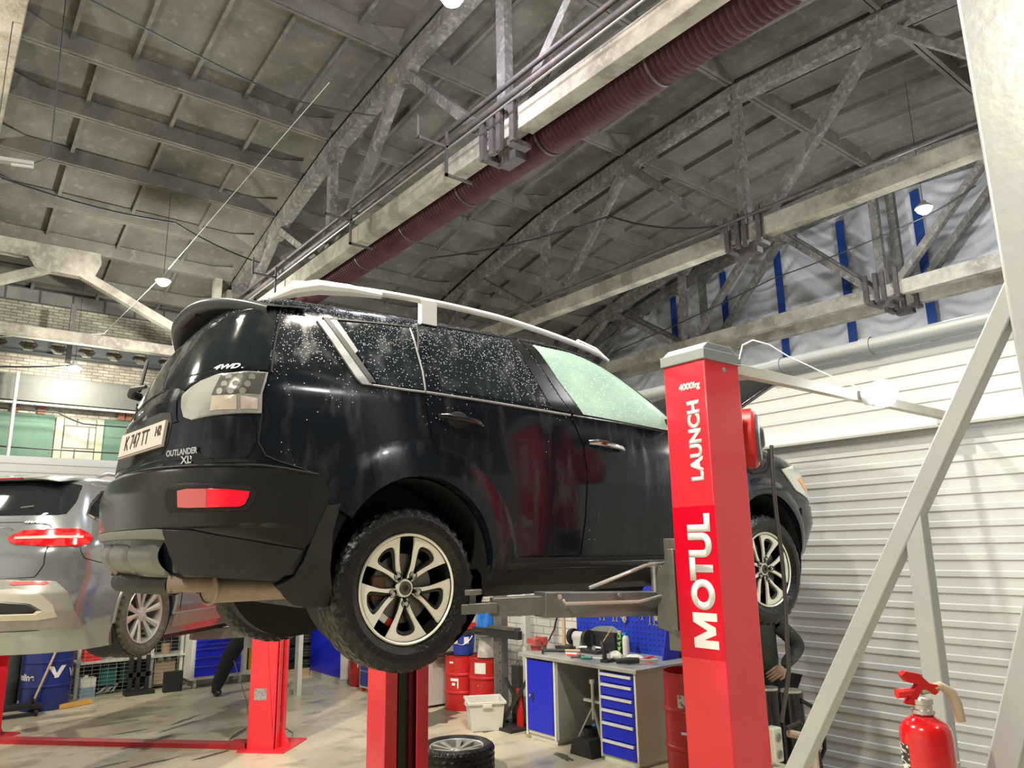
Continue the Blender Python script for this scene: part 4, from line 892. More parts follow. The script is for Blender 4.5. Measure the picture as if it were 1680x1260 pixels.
for sd in (-1, 1):
    for cx in (0, 2.94): MB().lathe([(0,sd*.56),(.378,sd*.56),(.378,sd*.88)], (cx,0,.05), 'y', 40).build('wheel_arch_liner', M('black_liner', (.012,.012,.013), .8), WAG)
    red = M('deep_red_lamp', (.36,.003,.008), .1, coat=.6, n=[(14,.45,.6,(.55,.03,.03),2)])
    T_ = patch(MB(), WB.U, [(.25,.605),(.28,.635),(.33,.66),(.53,.672),(.77,.67),(.86,.635),(.905,.60),(.86,.562),(.75,.54),(.52,.545),(.31,.56),(.27,.58)], .006, .015, 16, .01, sd).build('tail_lamp', red, WAG)
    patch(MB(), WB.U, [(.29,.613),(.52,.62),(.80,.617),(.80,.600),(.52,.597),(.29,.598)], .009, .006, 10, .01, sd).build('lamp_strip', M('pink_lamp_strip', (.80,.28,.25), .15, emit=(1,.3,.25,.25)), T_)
    seam(MB(), WB.U, [(.525,.672),(.52,.545)], .0025, sd, .006).build('lamp_seam', dark_void, T_)
    patch(MB(), WB.U, [(.0,1.055),(.17,1.055),(.57,1.035),(.77,1.015),(.70,.87),(.63,.785),(.55,.775),(.13,.775),(.0,.775)], .004, .01, 20, .02, sd).build('rear_glass', M('dark_rear_glass', (.010,.012,.014), .05), WAG)
    seam(MB(), WB.U, [(.0,.725),(.3,.722),(.5,.70),(.53,.672)], .003, sd, .002).build('tailgate_seam', dark_void, WAG)
    seam(MB(), WB.U, [(.0,.69),(.2,.688),(.26,.665)], .006, sd, .004).build('chrome_strip', chrome, WAG)
    seam(MB(), WB.U, [(.52,.545),(.515,.42),(.47,.335),(.3,.325),(.0,.325)], .004, sd, .002).build('bumper_seam', dark_void, WAG)
    seam(MB(), WB.U, [(.78,.535),(.83,.46),(1.0,.42),(1.2,.40)], .0025, sd, .002).build('bumper_seam', dark_void, WAG)
    patch(MB(), WB.U, [(.0,.32),(.40,.32),(.62,.30),(.75,.22),(.83,.10),(.9,-.02),(.55,-.03),(.0,-.03)], .008, .02, 24, .02, sd).build('bumper_lower', wag_low, WAG, angle=50)
    patch(MB(), WB.U, [(.34,.292),(.36,.306),(.56,.302),(.58,.288),(.55,.276),(.36,.28)], .012, .006, 8, .005, sd).build('reflector', M('pink_red_reflector', (.62,.12,.13), .12, coat=.6), WAG)
    E_ = patch(MB(), WB.U, [(.20,.235),(.38,.255),(.55,.225),(.66,.14),(.70,.06),(.56,.045),(.25,.05),(.18,.12)], .014, .02, 14, .01, sd).build('exhaust_surround', M('warm_satin_trim', (.52,.49,.44), .3, .5), WAG)
    patch(MB(), WB.U, [(.26,.165),(.33,.178),(.50,.160),(.60,.105),(.56,.085),(.34,.088)], .020, .02, 10, .01, sd).build('exhaust_outlet', chrome, E_)
    patch(MB(), WB.U, [(.29,.155),(.34,.166),(.49,.150),(.565,.108),(.54,.096),(.35,.098)], .0225, .02, 10, .01, sd).build('exhaust_opening', dark_void, E_)
    Q = patch(MB(), WB.S, [(-.60,.765),(-.61,.80),(-.52,.87),(-.37,.955),(-.1,1.02),(.06,1.035),(.7,1.035),(1.2,.96),(1.75,.77),(1.0,.752),(0,.752)], .004, .008, 30, .02, sd).build('side_glass', M('dark_rear_glass', (.010,.012,.014), .05), WAG)
    seam(MB(), WB.S, [(1.75,.762),(0,.747),(-.58,.752),(-.625,.785),(-.53,.88),(-.37,.968),(-.1,1.035),(.06,1.05),(.7,1.05),(1.2,.975),(1.75,.78)], .009, sd, .005).build('window_moulding', chrome, WAG)
    patch(MB(), WB.S, [(.40,-.02),(2.52,-.02),(2.52,-.13),(.40,-.13)], .02, .03, 20, .02, sd).build('sill', wag_low, WAG)
    seam(MB(), WB.S, [(.33,.73),(.33,.52),(.45,.3),(.47,.0)], .003, sd, .002).build('door_seam', dark_void, WAG)
    seam(MB(), WB.S, [(1.25,.73),(1.27,.4),(1.25,.0)], .003, sd, .002).build('door_seam', dark_void, WAG)
    seam(MB(), WB.S, [(2.2,.70),(2.25,.4),(2.2,.0)], .003, sd, .002).build('door_seam', dark_void, WAG)
    # arch lip
    lip = MB(); lip.tube([(.387*math.cos(a), sd*(WB.y_at(.387*math.cos(a), max(-.1,.05+.387*math.sin(a)))+.004), .05+.387*math.sin(a)) for a in [math.radians(-12+204*i/30) for i in range(31)]], .014, 8); lip.build('arch_lip', wag_low, WAG)
    MB().tube([(-.30,sd*.56,1.10),(-.2,sd*.57,1.13),(.9,sd*.56,1.15),(1.2,sd*.54,1.10)], .014, 8).build('roof_rail', zinc, WAG)
MB().grid(lambda u, v: (-.66+.22*v-.02*(1-(2*u-1)**2), -.52+1.04*u, 1.085+.035*v-.05*(2*u-1)**2), 20, 4).build('rear_spoiler', wag_paint, WAG)
MB().box(-.672,-.655,-.2,.2,1.062,1.075).build('brake_light', M('dark_red_lens', (.3,.01,.01), .2), WAG)
text('badge_text', 'KOMPRESSOR'[:0]+'G AVTOGAS'[:0]+'e AMG LINE'[:0]+'4MATIC', .032, chrome, (lambda p, q, r: frame(p, q-p, r-p))(WB.U(.40,.722)+Vector((-.008,0,0)), WB.U(.44,.722)+Vector((-.008,0,0)), WB.U(.40,.74)+Vector((-.008,0,0))), WAG, .0008, .002, 1.4)
MB().tube([(-.80,-.02,.80),(-.83,-.05,.80),(-.80,-.45,.84)], .01, 6).build('rear_wiper', black_plastic, WAG)
u = MB(); u.box(.35,2.5,-.7,.7,-.26,-.18); u.tube([(0,-.7,0),(0,.7,0)],.03,8); u.beam((.4,-.5,-.1),(0,-.68,-.06),.08,.06); u.beam((.4,.5,-.1),(0,.68,-.06),.08,.06); u.box(-.80,-.3,-.5,.5,-.19,-.08); u.build('underbody', black_plastic, WAG)
for x, s in ((0,-1),(0,1),(2.94,-1),(2.94,1)): wheel(WAG, (x, s*.78, 0), 'wag', R_=.335, Rr=.225, W_=.25, spin=.2, flip=s > 0, tyre_mat=rubber_dusty)
# ---------------------------------------------------------------- right lift: two red columns
def fit_text(name, s, w_, h_, mat, o, xd, yd, parent, bold=.0, world=True):
    m = frame(o, xd, yd)
    t = text(name, s, 1.0, mat, Matrix.Identity(4), None, bold, .0)
    xs = [v.co.x for v in t.data.vertices]; ys = [v.co.y for v in t.data.vertices]
    cx, cy = (min(xs)+max(xs))/2, (min(ys)+max(ys))/2; kx = w_/(max(xs)-min(xs)); ky = h_/(max(ys)-min(ys))
    base = Matrix.Translation(-parent.location) if (world and parent) else Matrix.Identity(4)
    t.data.transform(base @ m @ Matrix.Diagonal((kx, ky, 1, 1)) @ Matrix.Translation((-cx,-cy,0)))
    if parent: t.parent = parent
    sol = t.modifiers.new('s', 'SOLIDIFY'); sol.thickness = .0015; sol.offset = 1
    return t
LC = thing('lift_column', 'tall glossy red lift column with a grey cap and big white lettering, in front of the car door', 'lift column', (3.03, 2.3, 0))
def U_col(x0, x1, y0, y1, z1, open_y, lip=.045, t_=.012):
    # channel section, opening towards +Y (open_y=1) or -Y
    if open_y > 0: P = [(x0,y0),(x1,y0),(x1,y1),(x1-lip,y1),(x1-lip,y1-t_),(x1-t_,y1-t_),(x1-t_,y0+t_),(x0+t_,y0+t_),(x0+t_,y1-t_),(x0+lip,y1-t_),(x0+lip,y1),(x0,y1)]
    else: P = [(x0,y1),(x1,y1),(x1,y0),(x1-lip,y0),(x1-lip,y0+t_),(x1-t_,y0+t_),(x1-t_,y1-t_),(x0+t_,y1-t_),(x0+t_,y0+t_),(x0+lip,y0+t_),(x0+lip,y0),(x0,y0)]
    mb = MB(); n = len(P); mb.add([(a,b,0) for a, b in P]+[(a,b,z1) for a, b in P], [(i,(i+1)%n,n+(i+1)%n,n+i) for i in range(n)])
    mb.add([(x0,y0,z1),(x1,y0,z1),(x1,y1,z1),(x0,y1,z1)], [(0,1,2,3)]); return mb
U_col(2.89, 3.168, 2.15, 2.40, 2.775, 1).build('post', red_lift, LC, True, bevel=.006)
cp = MB(); cp.box(2.878,3.18,2.138,2.41,2.772,2.825)
cp.prism([(2.885,2.825),(2.93,2.862),(3.11,2.862),(3.175,2.825)], lambda u, v, d: (u, d, v), 2.15, 2.40); cp.build('cap', grey_plastic, LC, True, bevel=.004)
MB().box(2.8885,2.8905,2.153,2.397,1.39,2.075).build('banner', red_band, LC, True)
fit_text('lettering', 'OTUL', .435, .135, white_vinyl, (2.8875,2.248,1.822), (0,0,1), (0,1,0), LC, .055)
MB().prism([(0,0),(0,1),(.27,1),(.5,.42),(.73,1),(1,1),(1,0),(.77,0),(.77,.58),(.6,.08),(.4,.08),(.23,.58),(.23,0)], lambda u, v, d: (2.8885-d, 2.248+(v-.5)*.135, 1.437+.155*u), 0, .0015).build('lettering', white_vinyl, LC, True)
fit_text('lettering', 'LAUNCH', .385, .074, white_vinyl, (2.8885,2.232,2.385), (0,0,1), (0,1,0), LC, .048)
fit_text('lettering', '4000kg', .128, .046, white_vinyl, (2.8885,2.245,2.648), (0,-1,0), (0,0,1), LC, .04)
MB().cyl((3.04,2.15,2.735),(3.04,2.144,2.735),.012,14).build('bolt', zinc, LC, True)
MB().box(2.86,3.2,2.1,2.5,0,.02).build('base_plate', red_lift, LC, True)
# carriage with the arm pivots
ca = MB(); ca.box(2.95,3.11,2.35,2.52,1.40,1.93); ca.box(2.90,3.16,2.42,2.46,1.50,1.88); ca.prism([(2.42,1.86),(2.56,1.78),(2.58,1.50),(2.42,1.47)], lambda u, v, d: (d, u, v), 2.94, 2.955); ca.prism([(2.42,1.86),(2.56,1.78),(2.58,1.50),(2.42,1.47)], lambda u, v, d: (d, u, v), 3.10, 3.115)
ca.build('carriage', steel_lift, LC, True, bevel=.004)
MB().cyl((2.99,2.62,1.53),(2.99,2.62,1.80),.022,16).cyl((2.99,2.62,1.79),(2.99,2.62,1.815),.034,16).build('pivot_pin', zinc, LC, True)
def arm(a, b, c, nm_lab=None):
    a, b, c = Vector(a), Vector(b), Vector(c)
    m = MB(); m.beam(a, b, .12, .115); m.build('arm', steel_lift, LC, True, bevel=.004)
    m = MB(); m.beam(b-(b-a)*.1, c, .085, .085); m.build('arm_extension', steel_lift, LC, True, bevel=.004)
    d = (c-b).normalized(); m = MB(); m.beam(c-d*.02, c+d*.15, .11, .045); e_ = c+d*.10
    m.cyl((e_.x,e_.y,e_.z),(e_.x,e_.y,e_.z+.065),.028,16); m.cyl((e_.x,e_.y,e_.z+.06),(e_.x,e_.y,e_.z+.085),.055,20); m.build('lifting_pad', steel_lift, LC, True, bevel=.003)
arm((3.02,2.64,1.61),(2.36,2.79,1.635),(2.16,2.90,1.63))
arm((3.06,2.64,1.61),(3.65,2.95,1.62),(3.95,3.12,1.62))
gd = MB(); gd.tube([(2.42,2.69,1.655),(2.42,2.675,1.64),(2.60,2.655,1.635),(2.84,2.60,1.63),(2.92,2.55,1.65),(2.98,2.545,1.66)], .008, 8)
gd.tube([(2.62,2.72,1.70),(2.90,2.60,1.80),(3.0,2.56,1.81),(3.0,2.55,1.78),(2.96,2.56,1.62)], .009, 8); gd.tube([(2.70,2.66,1.635),(2.70,2.66,1.67)], .007, 8); gd.build('guard_rod', zinc, LC, True)
MB().cyl((2.74,2.638,1.665),(2.74,2.628,1.665),.012,14).cyl((2.42,2.722,1.67),(2.42,2.71,1.67),.012,12).build('bolt', zinc, LC, True)
# tie bar from the column to the wall
o = MB().beam((3.17,2.28,2.80),(6.03,2.26,2.79),.05,.06).build('tie_bar', M('pale_tie_bar', (.60,.58,.52), .45, n=[(5,.45,.7,(.5,.47,.42),5)]), bevel=.003); tag(o, 'long pale square bar from the top of the red column to the wall rail', 'bar')
o = MB().box(5.9,6.05,2.2,2.34,2.74,2.84).build('bar_bracket', zinc, bevel=.004); tag(o, 'small metal bracket holding the pale bar on the wall rail', 'bracket')
# cable reel on the column
RL = thing('cable_reel', 'round red and grey cable reel on the side of the red column', 'reel', (3.37,2.22,2.44))
d = Vector((.50,-.866,0)); 
def reel_mat(): 
    z = d; x = Vector((0,0,1)).cross(z).normalized(); y = z.cross(x); m = Matrix((x,y,z)).transposed().to_4x4(); m.translation = Vector((3.35,2.24,2.43)) - RL.location; return m
rm_ = reel_mat()
MB().lathe([(0,-.09),(.12,-.09),(.135,-.075),(.14,-.03),(.155,-.025),(.155,.02),(.14,.035),(.0,.035)], (0,0,0), 'z', 36).xf(rm_).build('reel_shell', red_plain, RL)
MB().lathe([(.0,.07),(.045,.07),(.06,.055),(.118,.05),(.125,.036),(.12,.03)], (0,0,0), 'z', 36).xf(rm_).build('reel_cover', M('reel_grey', (.12,.125,.13), .4), RL)
MB().lathe([(0,.074),(.036,.073),(.04,.068)], (0,0,0), 'z', 24).xf(rm_).build('reel_badge', M('silver_badge', (.6,.6,.62), .3, .5), RL)
MB().box(3.165,3.27,2.22,2.33,2.38,2.50).build('mount', red_plain, RL, True)
cb_ = MB(); cb_.tube([(3.2,2.2,2.28),(3.24,2.17,2.24),(3.31,2.15,2.25),(3.345,2.14,2.30),(3.35,2.13,2.36)], .011, 8); cb_.build('cable_loop', black_plastic, RL, True)
cb_ = MB(); P = [(3.35,2.12,2.38)]+[(3.35-.02*k/12-.012*math.sin(k*.8), 2.12, 2.36-.105*k) for k in range(1,11)]+[(3.31,2.14,1.2),(3.30,2.17,1.08)]; cb_.tube(P, .010, 8); cb_.build('cable', M('grey_rubber_cable', (.06,.06,.06), .4), RL, True)
SK = thing('power_socket', 'cream double power socket screwed to the side of the red column', 'socket', (3.20,2.17,.93))
MB().box(3.168,3.235,2.128,2.185,.93,1.075).build('housing', cream_paint, SK, True, bevel=.006)
for zz in (.965,1.035): MB().lathe([(0,-.002),(.014,-.002),(.018,-.006),(.02,0)], (3.20,2.128,zz), 'y', 18).build('outlet', M('socket_grey', (.25,.25,.24), .5), SK, True)
o = MB().box(3.17,3.26,2.14,2.2,.25,.91).build('cable_duct', cream_paint); tag(o, 'cream cable duct on the red column under the double socket', 'duct')
# far column of the same lift
FC = thing('lift_column', 'red lift column with a black slot standing behind the black car, seen under its wheel', 'lift column', (3.06,5.35,0))
U_col(2.875, 3.25, 5.18, 5.46, 2.775, -1, .105).build('post', red_lift, FC, True, bevel=.006)
MB().box(3.02,3.10,5.24,5.27,.02,2.7).build('slider_strip', M('dark_slider', (.035,.04,.04), .5), FC, True)
MB().box(3.10,3.14,5.22,5.26,.02,2.7).build('lock_rail', M('dark_red_inner', (.14,.005,.008), .5), FC, True)
MB().box(2.84,3.3,5.1,5.55,0,.02).build('base_plate', red_lift, FC, True)
ca = MB(); ca.box(2.98,3.14,5.05,5.3,1.40,1.93); ca.build('carriage', steel_lift, FC, True)
MB().beam((3.02,5.1,1.61),(2.35,4.9,1.63),.12,.115).beam((2.4,4.92,1.63),(2.2,4.78,1.63),.085,.085).box(2.13,2.24,4.70,4.82,1.60,1.71).build('arm', steel_lift, FC, True)
MB().beam((3.06,5.1,1.61),(3.7,4.85,1.62),.12,.115).beam((3.65,4.87,1.62),(3.95,4.65,1.62),.085,.085).box(3.9,4.02,4.58,4.7,1.60,1.71).build('arm', steel_lift, FC, True)
o = MB().box(2.93,3.19,2.52,5.1,0,.03).build('lift_floor_cover', red_lift); tag(o, 'low red cover plate on the floor between the two columns of the right lift', 'cover plate')
# ---------------------------------------------------------------- left lift (turned with the grey car)
eL = Vector((math.cos(math.radians(43)), math.sin(math.radians(43)), 0)); nL = Vector((-eL.y, eL.x, 0)); oL = Vector((.97,7.5,0))
def LP(a, b, z=0): p = oL + eL*a + nL*b; return (p.x, p.y, z)
def lbox(mb, a0, a1, b0, b1, z0, z1):
    vs = [LP(a,b,z) for z in (z0,z1) for a, b in ((a0,b0),(a1,b0),(a1,b1),(a0,b1))]
    return mb.add(vs, [(0,3,2,1),(4,5,6,7),(0,1,5,4),(1,2,6,5),(2,3,7,6),(3,0,4,7)])
def lcol(b, s, lab):
    t = thing('lift_column', lab, 'lift column', LP(1.72, b))
    lbox(lbox(MB(), 1.58,1.60,b,b-s*.28,0,2.5), 1.58,1.84,b-s*.26,b-s*.28,0,2.5).build('post', red_lift, t, True, bevel=.004)
    m = MB(); lbox(m, 1.60,1.66,b-s*.29,b-s*.30,0,2.5); lbox(m, 1.70,1.76,b-s*.29,b-s*.315,.0,2.5); lbox(m, 1.82,1.84,b,b-s*.28,0,2.5); m.build('stiffener', red_lift, t, True)
    lbox(MB(), 1.50,2.05,b+s*.06,b-s*.42,0,.018).build('base_plate', red_lift, t, True)
    g = MB(); g.prism([(1.84,.018),(2.02,.018),(1.84,.34)], lambda u, v, d: LP(u, b-s*(.14)+d, v), -.008, .008)
    g.prism([(.0,.018),(.12,.018),(.0,.25)], lambda u, v, d: LP(1.70+d, b-s*(.28+u), v), -.008, .008); g.build('gusset', red_lift, t, True)
    lbox(MB(), 1.64,1.80,b+s*.0,b+s*.12,.95,1.4).build('carriage', steel_lift, t, True)
    for q in (1.3, 2.15): MB().beam(LP(1.72,b+s*.1,1.10), LP(q,b+s*.5,1.12), .11, .1).build('arm', steel_lift, t, True)
    return t
A = lcol(-1.02, 1, 'red lift column with a grey rating plate, standing left of the hanging rear wheel of the black car')
mwp = frame(LP(1.578,-1.14,.52), -nL, (0,0,1))
MB().box(-.065,.065,-.055,.055,0,.003).xf(Matrix.Translation(-A.location) @ mwp).build('rating_plate', M('grey_rating_plate', (.42,.42,.42), .4, .3, n=[(60,.5,.6,(.2,.2,.2),2)]), A)
lcol(1.93, -1, 'red lift column at the left edge of the photo under the grey car')
m = MB(); lbox(m, 1.62,1.76,-.98,1.9,0,.045); lbox(m, 1.60,1.78,-.99,-.8,0,.06); o = m.build('lift_cross_beam', M('scuffed_red_enamel', (.52,.02,.03), .4, n=[(3,.45,.7,(.38,.05,.05),8)])); tag(o, 'long low red beam on the floor joining the columns of the left lift', 'beam')
wire([LP(2.0,-1.3,.02),(3.45,8.2,.01),(3.5,8.9,.01),(3.42,9.5,.01),(3.62,10.1,.01),(3.55,10.5,.5)], .006, M('grey_wire', (.3,.29,.25), .6), 'thin grey cable lying on the floor by the left red column')
# ---------------------------------------------------------------- grey steel stand at the right edge
ST = thing('steel_column', 'grey painted steel column at the right edge with a welded diagonal strut frame', 'column', (2.7,.64,0))
MB().box(2.6,2.8,.42,.78,0,6.2).build('post', steel_grey, ST, True, bevel=.012)
MB().beam((2.64,.74,2.70),(2.64,2.33,.0),.062,.062,(1,0,0)).build('diagonal_strut', steel_grey, ST, True, bevel=.006)
MB().beam((2.64,1.155,2.0),(2.64,1.165,0),.056,.062,(0,1,0)).build('upright_strut', steel_grey, ST, True, bevel=.006)
MB().beam((2.58,.775,1.80),(2.58,1.40,.0),.08,.085,(1,0,0)).build('short_strut', steel_grey, ST, True, bevel=.006)
# ---------------------------------------------------------------- fire extinguisher
EX = thing('fire_extinguisher', 'red fire extinguisher hung on the upright strut at the lower right', 'fire extinguisher', (2.30,1.055,.98))
ox, oy = 2.30, 1.055
MB().lathe([(0,.98),(.06,.98),(.072,.995),(.0755,1.02),(.0755,1.42),(.072,1.445),(.060,1.462),(.035,1.478),(.026,1.482),(.026,1.50),(0,1.50)], (ox,oy,0), 'z', 40).build('cylinder', M('extinguisher_red', (.55,.008,.012), .18, coat=.9), EX, True)
MB().lathe([(.03,1.483),(.034,1.487),(.034,1.497),(.028,1.50),(.028,1.512),(.032,1.515),(.032,1.528),(0,1.532)], (ox,oy,0), 'z', 24).build('collar', zinc, EX, True)
hd_ = MB(); hd_.prism([(-.06,.0),(-.045,.012),(-.005,.004),(.05,-.05),(.038,-.06),(-.01,-.028),(-.045,-.02)], lambda u, v, d: (ox+.785*(-u-.035)*-1*1, oy-.619*(-u-.035)*-1*1+0, 1.612+v) if False else (ox+.785*(u-.0)+.619*d, oy-.619*(u-.0)+.785*d, 1.60+v), -.014, .014); hd_.build('squeeze_lever', M('lever_red', (.5,.01,.012), .35), EX, True)
hd_ = MB(); hd_.prism([(-.055,-.085),(-.03,-.088),(.0,-.04),(.055,-.045),(.05,-.03),(-.005,-.02),(-.03,-.05)], lambda u, v, d: (ox+.785*u+.619*d, oy-.619*u+.785*d, 1.60+v), -.013, .013); hd_.build('carry_handle', M('lever_red', (.5,.01,.012), .35), EX, True)
MB().tube([(ox-.03,oy+.02,1.548),(ox-.065,oy+.045,1.545)], .014, 12).build('gauge', red_plain, EX, True)
MB().tube([(ox+.0,oy-.0,1.55),(ox+.05,oy-.04,1.565),(ox+.075,oy-.06,1.545),(ox+.085,oy-.067,1.51),(ox+.088,oy-.07,1.46)], .015, 12, True, [.012,.014,.015,.016,.015]).build('hose', M('pale_tan_rubber', (.45,.36,.27), .5), EX, True)
MB().lathe([(.0762,1.16),(.0768,1.16),(.0768,1.40),(.0762,1.40)], (ox,oy,0), 'z', 30, math.radians(122), math.radians(160)).build('label', M('dark_label', (.03,.03,.03), .4, n=[(40,.5,.56,(.6,.6,.58),1)], stretch=(1,1,3)), EX, True)
MB().lathe([(.077,1.245),(.079,1.245),(.079,1.285),(.077,1.285)], (ox,oy,0), 'z', 36).box(ox-.02,ox+.02,oy+.07,oy+.12,1.235,1.30).build('strap', M('extinguisher_red', (.55,.008,.012), .18, coat=.9), EX, True)
MB().box(2.36,2.62,1.10,1.13,1.235,1.28).build('bracket', steel_grey, EX, True)

EX.scale = (.9,.9,.9); EX.location.z = .968
# ---------------------------------------------------------------- workbench on the right wall
WBn = thing('workbench', 'grey topped workbench with a blue door cabinet and blue drawers under the pegboard', 'workbench', (5.6,5.6,0))
bx0, bx1 = 5.17, 6.0
MB().box(bx0-.02,bx1,4.80,6.46,.785,.822).build('worktop', M('galvanised_worktop', (.46,.47,.45), .35, .3, n=[(5,.45,.7,(.36,.37,.35),5)]), WBn, True, bevel=.004)
C1 = MB().box(bx0+.01,bx1-.1,5.91,5.935,.06,.785).box(bx0+.01,bx1-.1,6.335,6.36,.06,.785).box(bx0+.01,bx1-.1,5.91,6.36,.06,.085).box(bx0,bx0+.03,5.905,5.93,.04,.785).box(bx0,bx0+.03,6.34,6.365,.04,.785).box(bx0+.04,bx1-.12,5.93,6.34,0,.06).build('door_cabinet', white_paint, WBn, True)
D_ = MB().box(bx0-.006,bx0+.016,5.94,6.335,.09,.765).build('door', blue_paint, C1, False, bevel=.003); D_.location = -WBn.location
hn = MB().box(bx0-.012,bx0-.004,6.235,6.26,.37,.45).build('handle', black_plastic, D_); lk = MB().cyl((bx0-.016,6.285,.42),(bx0-.002,6.285,.42),.012,12).build('lock', zinc, D_)
C2 = MB().box(bx0+.01,bx1-.05,4.83,4.855,.03,.785).box(bx0+.01,bx1-.05,5.265,5.29,.03,.785).box(bx0,bx0+.02,4.828,4.85,.03,.785).box(bx0,bx0+.02,5.27,5.292,.03,.785).box(bx0+.02,bx1-.06,4.85,5.27,.0,.05).build('drawer_cabinet', cream_paint, WBn, True)
zz = [.765,.675,.565,.455,.345,.195,.055]
for i in range(len(zz)-1):
    q = MB().box(bx0-.006,bx0+.012,4.855,5.265,zz[i+1]+.006,zz[i]-.004).build('drawer', blue_paint, C2, False, bevel=.002); q.location = -WBn.location
    if i != 3 or True:
        MB().box(bx0-.022,bx0-.004,4.87,5.25,zz[i]-.030,zz[i]-.008).build('handle', white_paint, q)
MB().box(bx0+.35,bx1-.1,5.29,5.91,.375,.40).build('shelf', white_paint, WBn, True)
MB().box(bx0+.01,bx1-.1,5.875,5.90,.06,.785).build('side_panel', M('grey_panel', (.33,.335,.31), .5), WBn, True)
PB = thing('pegboard', 'blue perforated tool board standing at the back of the workbench', 'pegboard', (5.98,5.7,.822))
MB().box(5.97,5.99,5.02,6.42,.822,1.50).build('board', M('blue_pegboard', (.012,.04,.48), .5), PB, True)
hb = MB()
for i in range(24):
    for j in range(12): hb.box(5.966,5.9705,5.06+.056*i,5.07+.056*i,.86+.052*j,.87+.052*j)
o = hb.build('peg_holes', dark_void, PB, True); o['kind'] = 'stuff'
MB().prism([(5.98,.822),(5.75,.822),(5.93,1.45),(5.98,1.45)], lambda u, v, d: (u, d, v), 5.0, 5.015).build('side_bracket', blue_paint, PB, True)
def wrench(y, z, L, lab, x=5.962):
    m = MB(); m.beam((x,y,z),(x-.002,y+.008,z-L),.012,.005,(1,0,0)); m.tube([(x+.003*0+.014*0, y+.014*math.cos(a), z+.012+.014*math.sin(a)) for a in [k*PI/6 for k in range(13)]], .004, 6)
    m.beam((x,y+.008,z-L),(x,y-.006,z-L-.018),.008,.005,(1,0,0)); m.beam((x,y+.008,z-L),(x,y+.024,z-L-.018),.008,.005,(1,0,0))
    o = m.build('wrench', zinc); return tag(o, lab, 'wrench')
for i, (y, z, L, lab) in enumerate(((6.03,1.20,.07,'steel wrench hung leftmost on the blue pegboard'),(5.97,1.20,.07,'steel wrench hung second from the left on the pegboard'),(5.83,1.20,.07,'steel wrench hung left of the crumpled bundle on the pegboard'),(5.78,1.20,.07,'steel wrench hung right beside the crumpled bundle on the pegboard'),(5.42,1.22,.05,'small steel wrench hung under the middle of the pegboard'),(5.32,1.21,.08,'steel wrench hung left of the scissors on the pegboard'),(5.26,1.21,.08,'steel wrench hung next to the scissors on the pegboard'))): wrench(y, z, L, lab)
m = MB()
for i in range(26):
    a = rs.uniform(0, 2*PI); r_ = rs.uniform(.01,.045); m.ball((5.94+rs.uniform(-.01,.01),5.66+r_*math.cos(a)*.8,1.165+r_*math.sin(a)), (.012,.012,.016), 6, 4)
o = m.build('metal_bundle', zinc); tag(o, 'crumpled bundle of shiny fittings hung on the pegboard', 'fittings')
m = MB()
for (y, z) in ((5.14,1.21),(5.12,1.15)): m.tube([(5.955,y+.022*math.cos(k*PI/8),z+.028*math.sin(k*PI/8)) for k in range(17)], .005, 6)
m.tube([(5.955,5.155,1.235),(5.955,5.185,1.19),(5.955,5.215,1.15)],.006,6); m.tube([(5.955,5.24,1.115),(5.955,5.17,1.105),(5.955,5.11,1.12)], .005, 6)
o = m.build('scissors', zinc); tag(o, 'pair of large steel scissors hung at the right of the pegboard', 'scissors')
def item(name, lab, cat, parts, loc=None):
    """parts: (part name, MB, material); one part -> a single mesh"""
    if len(parts) == 1: return tag(parts[0][1].build(name, parts[0][2], loc=loc), lab, cat)
    v0 = parts[0][1].v; c = loc or (sum(p[0] for p in v0)/len(v0), sum(p[1] for p in v0)/len(v0), min(p[2] for p in v0))
    t = thing(name, lab, cat, c)
    for n_, m_, mt in parts: m_.build(n_, mt, t, True)
    return t
T = .823
item('bench_vise','red bench vise clamped at the left end of the workbench','vise',[('body',MB().box(5.36,5.50,6.40,6.50,T,T+.05).box(5.33,5.40,6.38,6.52,T+.05,T+.12).box(5.44,5.50,6.38,6.52,T+.05,T+.13),M('worn_vise_red',(.45,.06,.05),.5,n=[(20,.5,.7,(.3,.2,.17),4)])),('screw',MB().cyl((5.24,6.45,T+.06),(5.44,6.45,T+.06),.012,10).cyl((5.25,6.39,T+.06),(5.25,6.51,T+.06),.006,8),zinc)])
item('work_lamp','magnifier work lamp with a wooden pole at the left of the pegboard','lamp',[('pole',MB().cyl((5.7,6.34,T),(5.72,6.36,T+.42),.020,12),wood),('base',MB().box(5.62,5.82,6.18,6.40,T,T+.03),black_plastic)])
item('grinder_motor','dark bench grinder with a pale housing left on the worktop','grinder',[('housing',MB().cyl((5.78,6.10,T+.12),(5.78,6.24,T+.12),.06,20).box(5.72,5.84,6.12,6.22,T,T+.1),M('pale_grey_housing',(.5,.5,.48),.5)),('wheel',MB().cyl((5.78,6.03,T+.12),(5.78,6.075,T+.12),.085,24).cyl((5.78,6.26,T+.12),(5.78,6.30,T+.12),.085,24),black_plastic),('stand',MB().box(5.80,5.90,6.0,6.1,T,T+.16),black_plastic)])
item('air_gun','dark air hammer with a wooden grip lying near the left of the worktop','tool',[('barrel',MB().tube([(5.28,6.18,T+.03),(5.42,6.02,T+.03)],.02,12,True,[.016,.02]).cyl((5.26,6.20,T+.035),(5.275,6.185,T+.035),.04,16),black_plastic),('grip',MB().cyl((5.42,6.02,T+.03),(5.52,5.90,T+.03),.014,12),wood)])
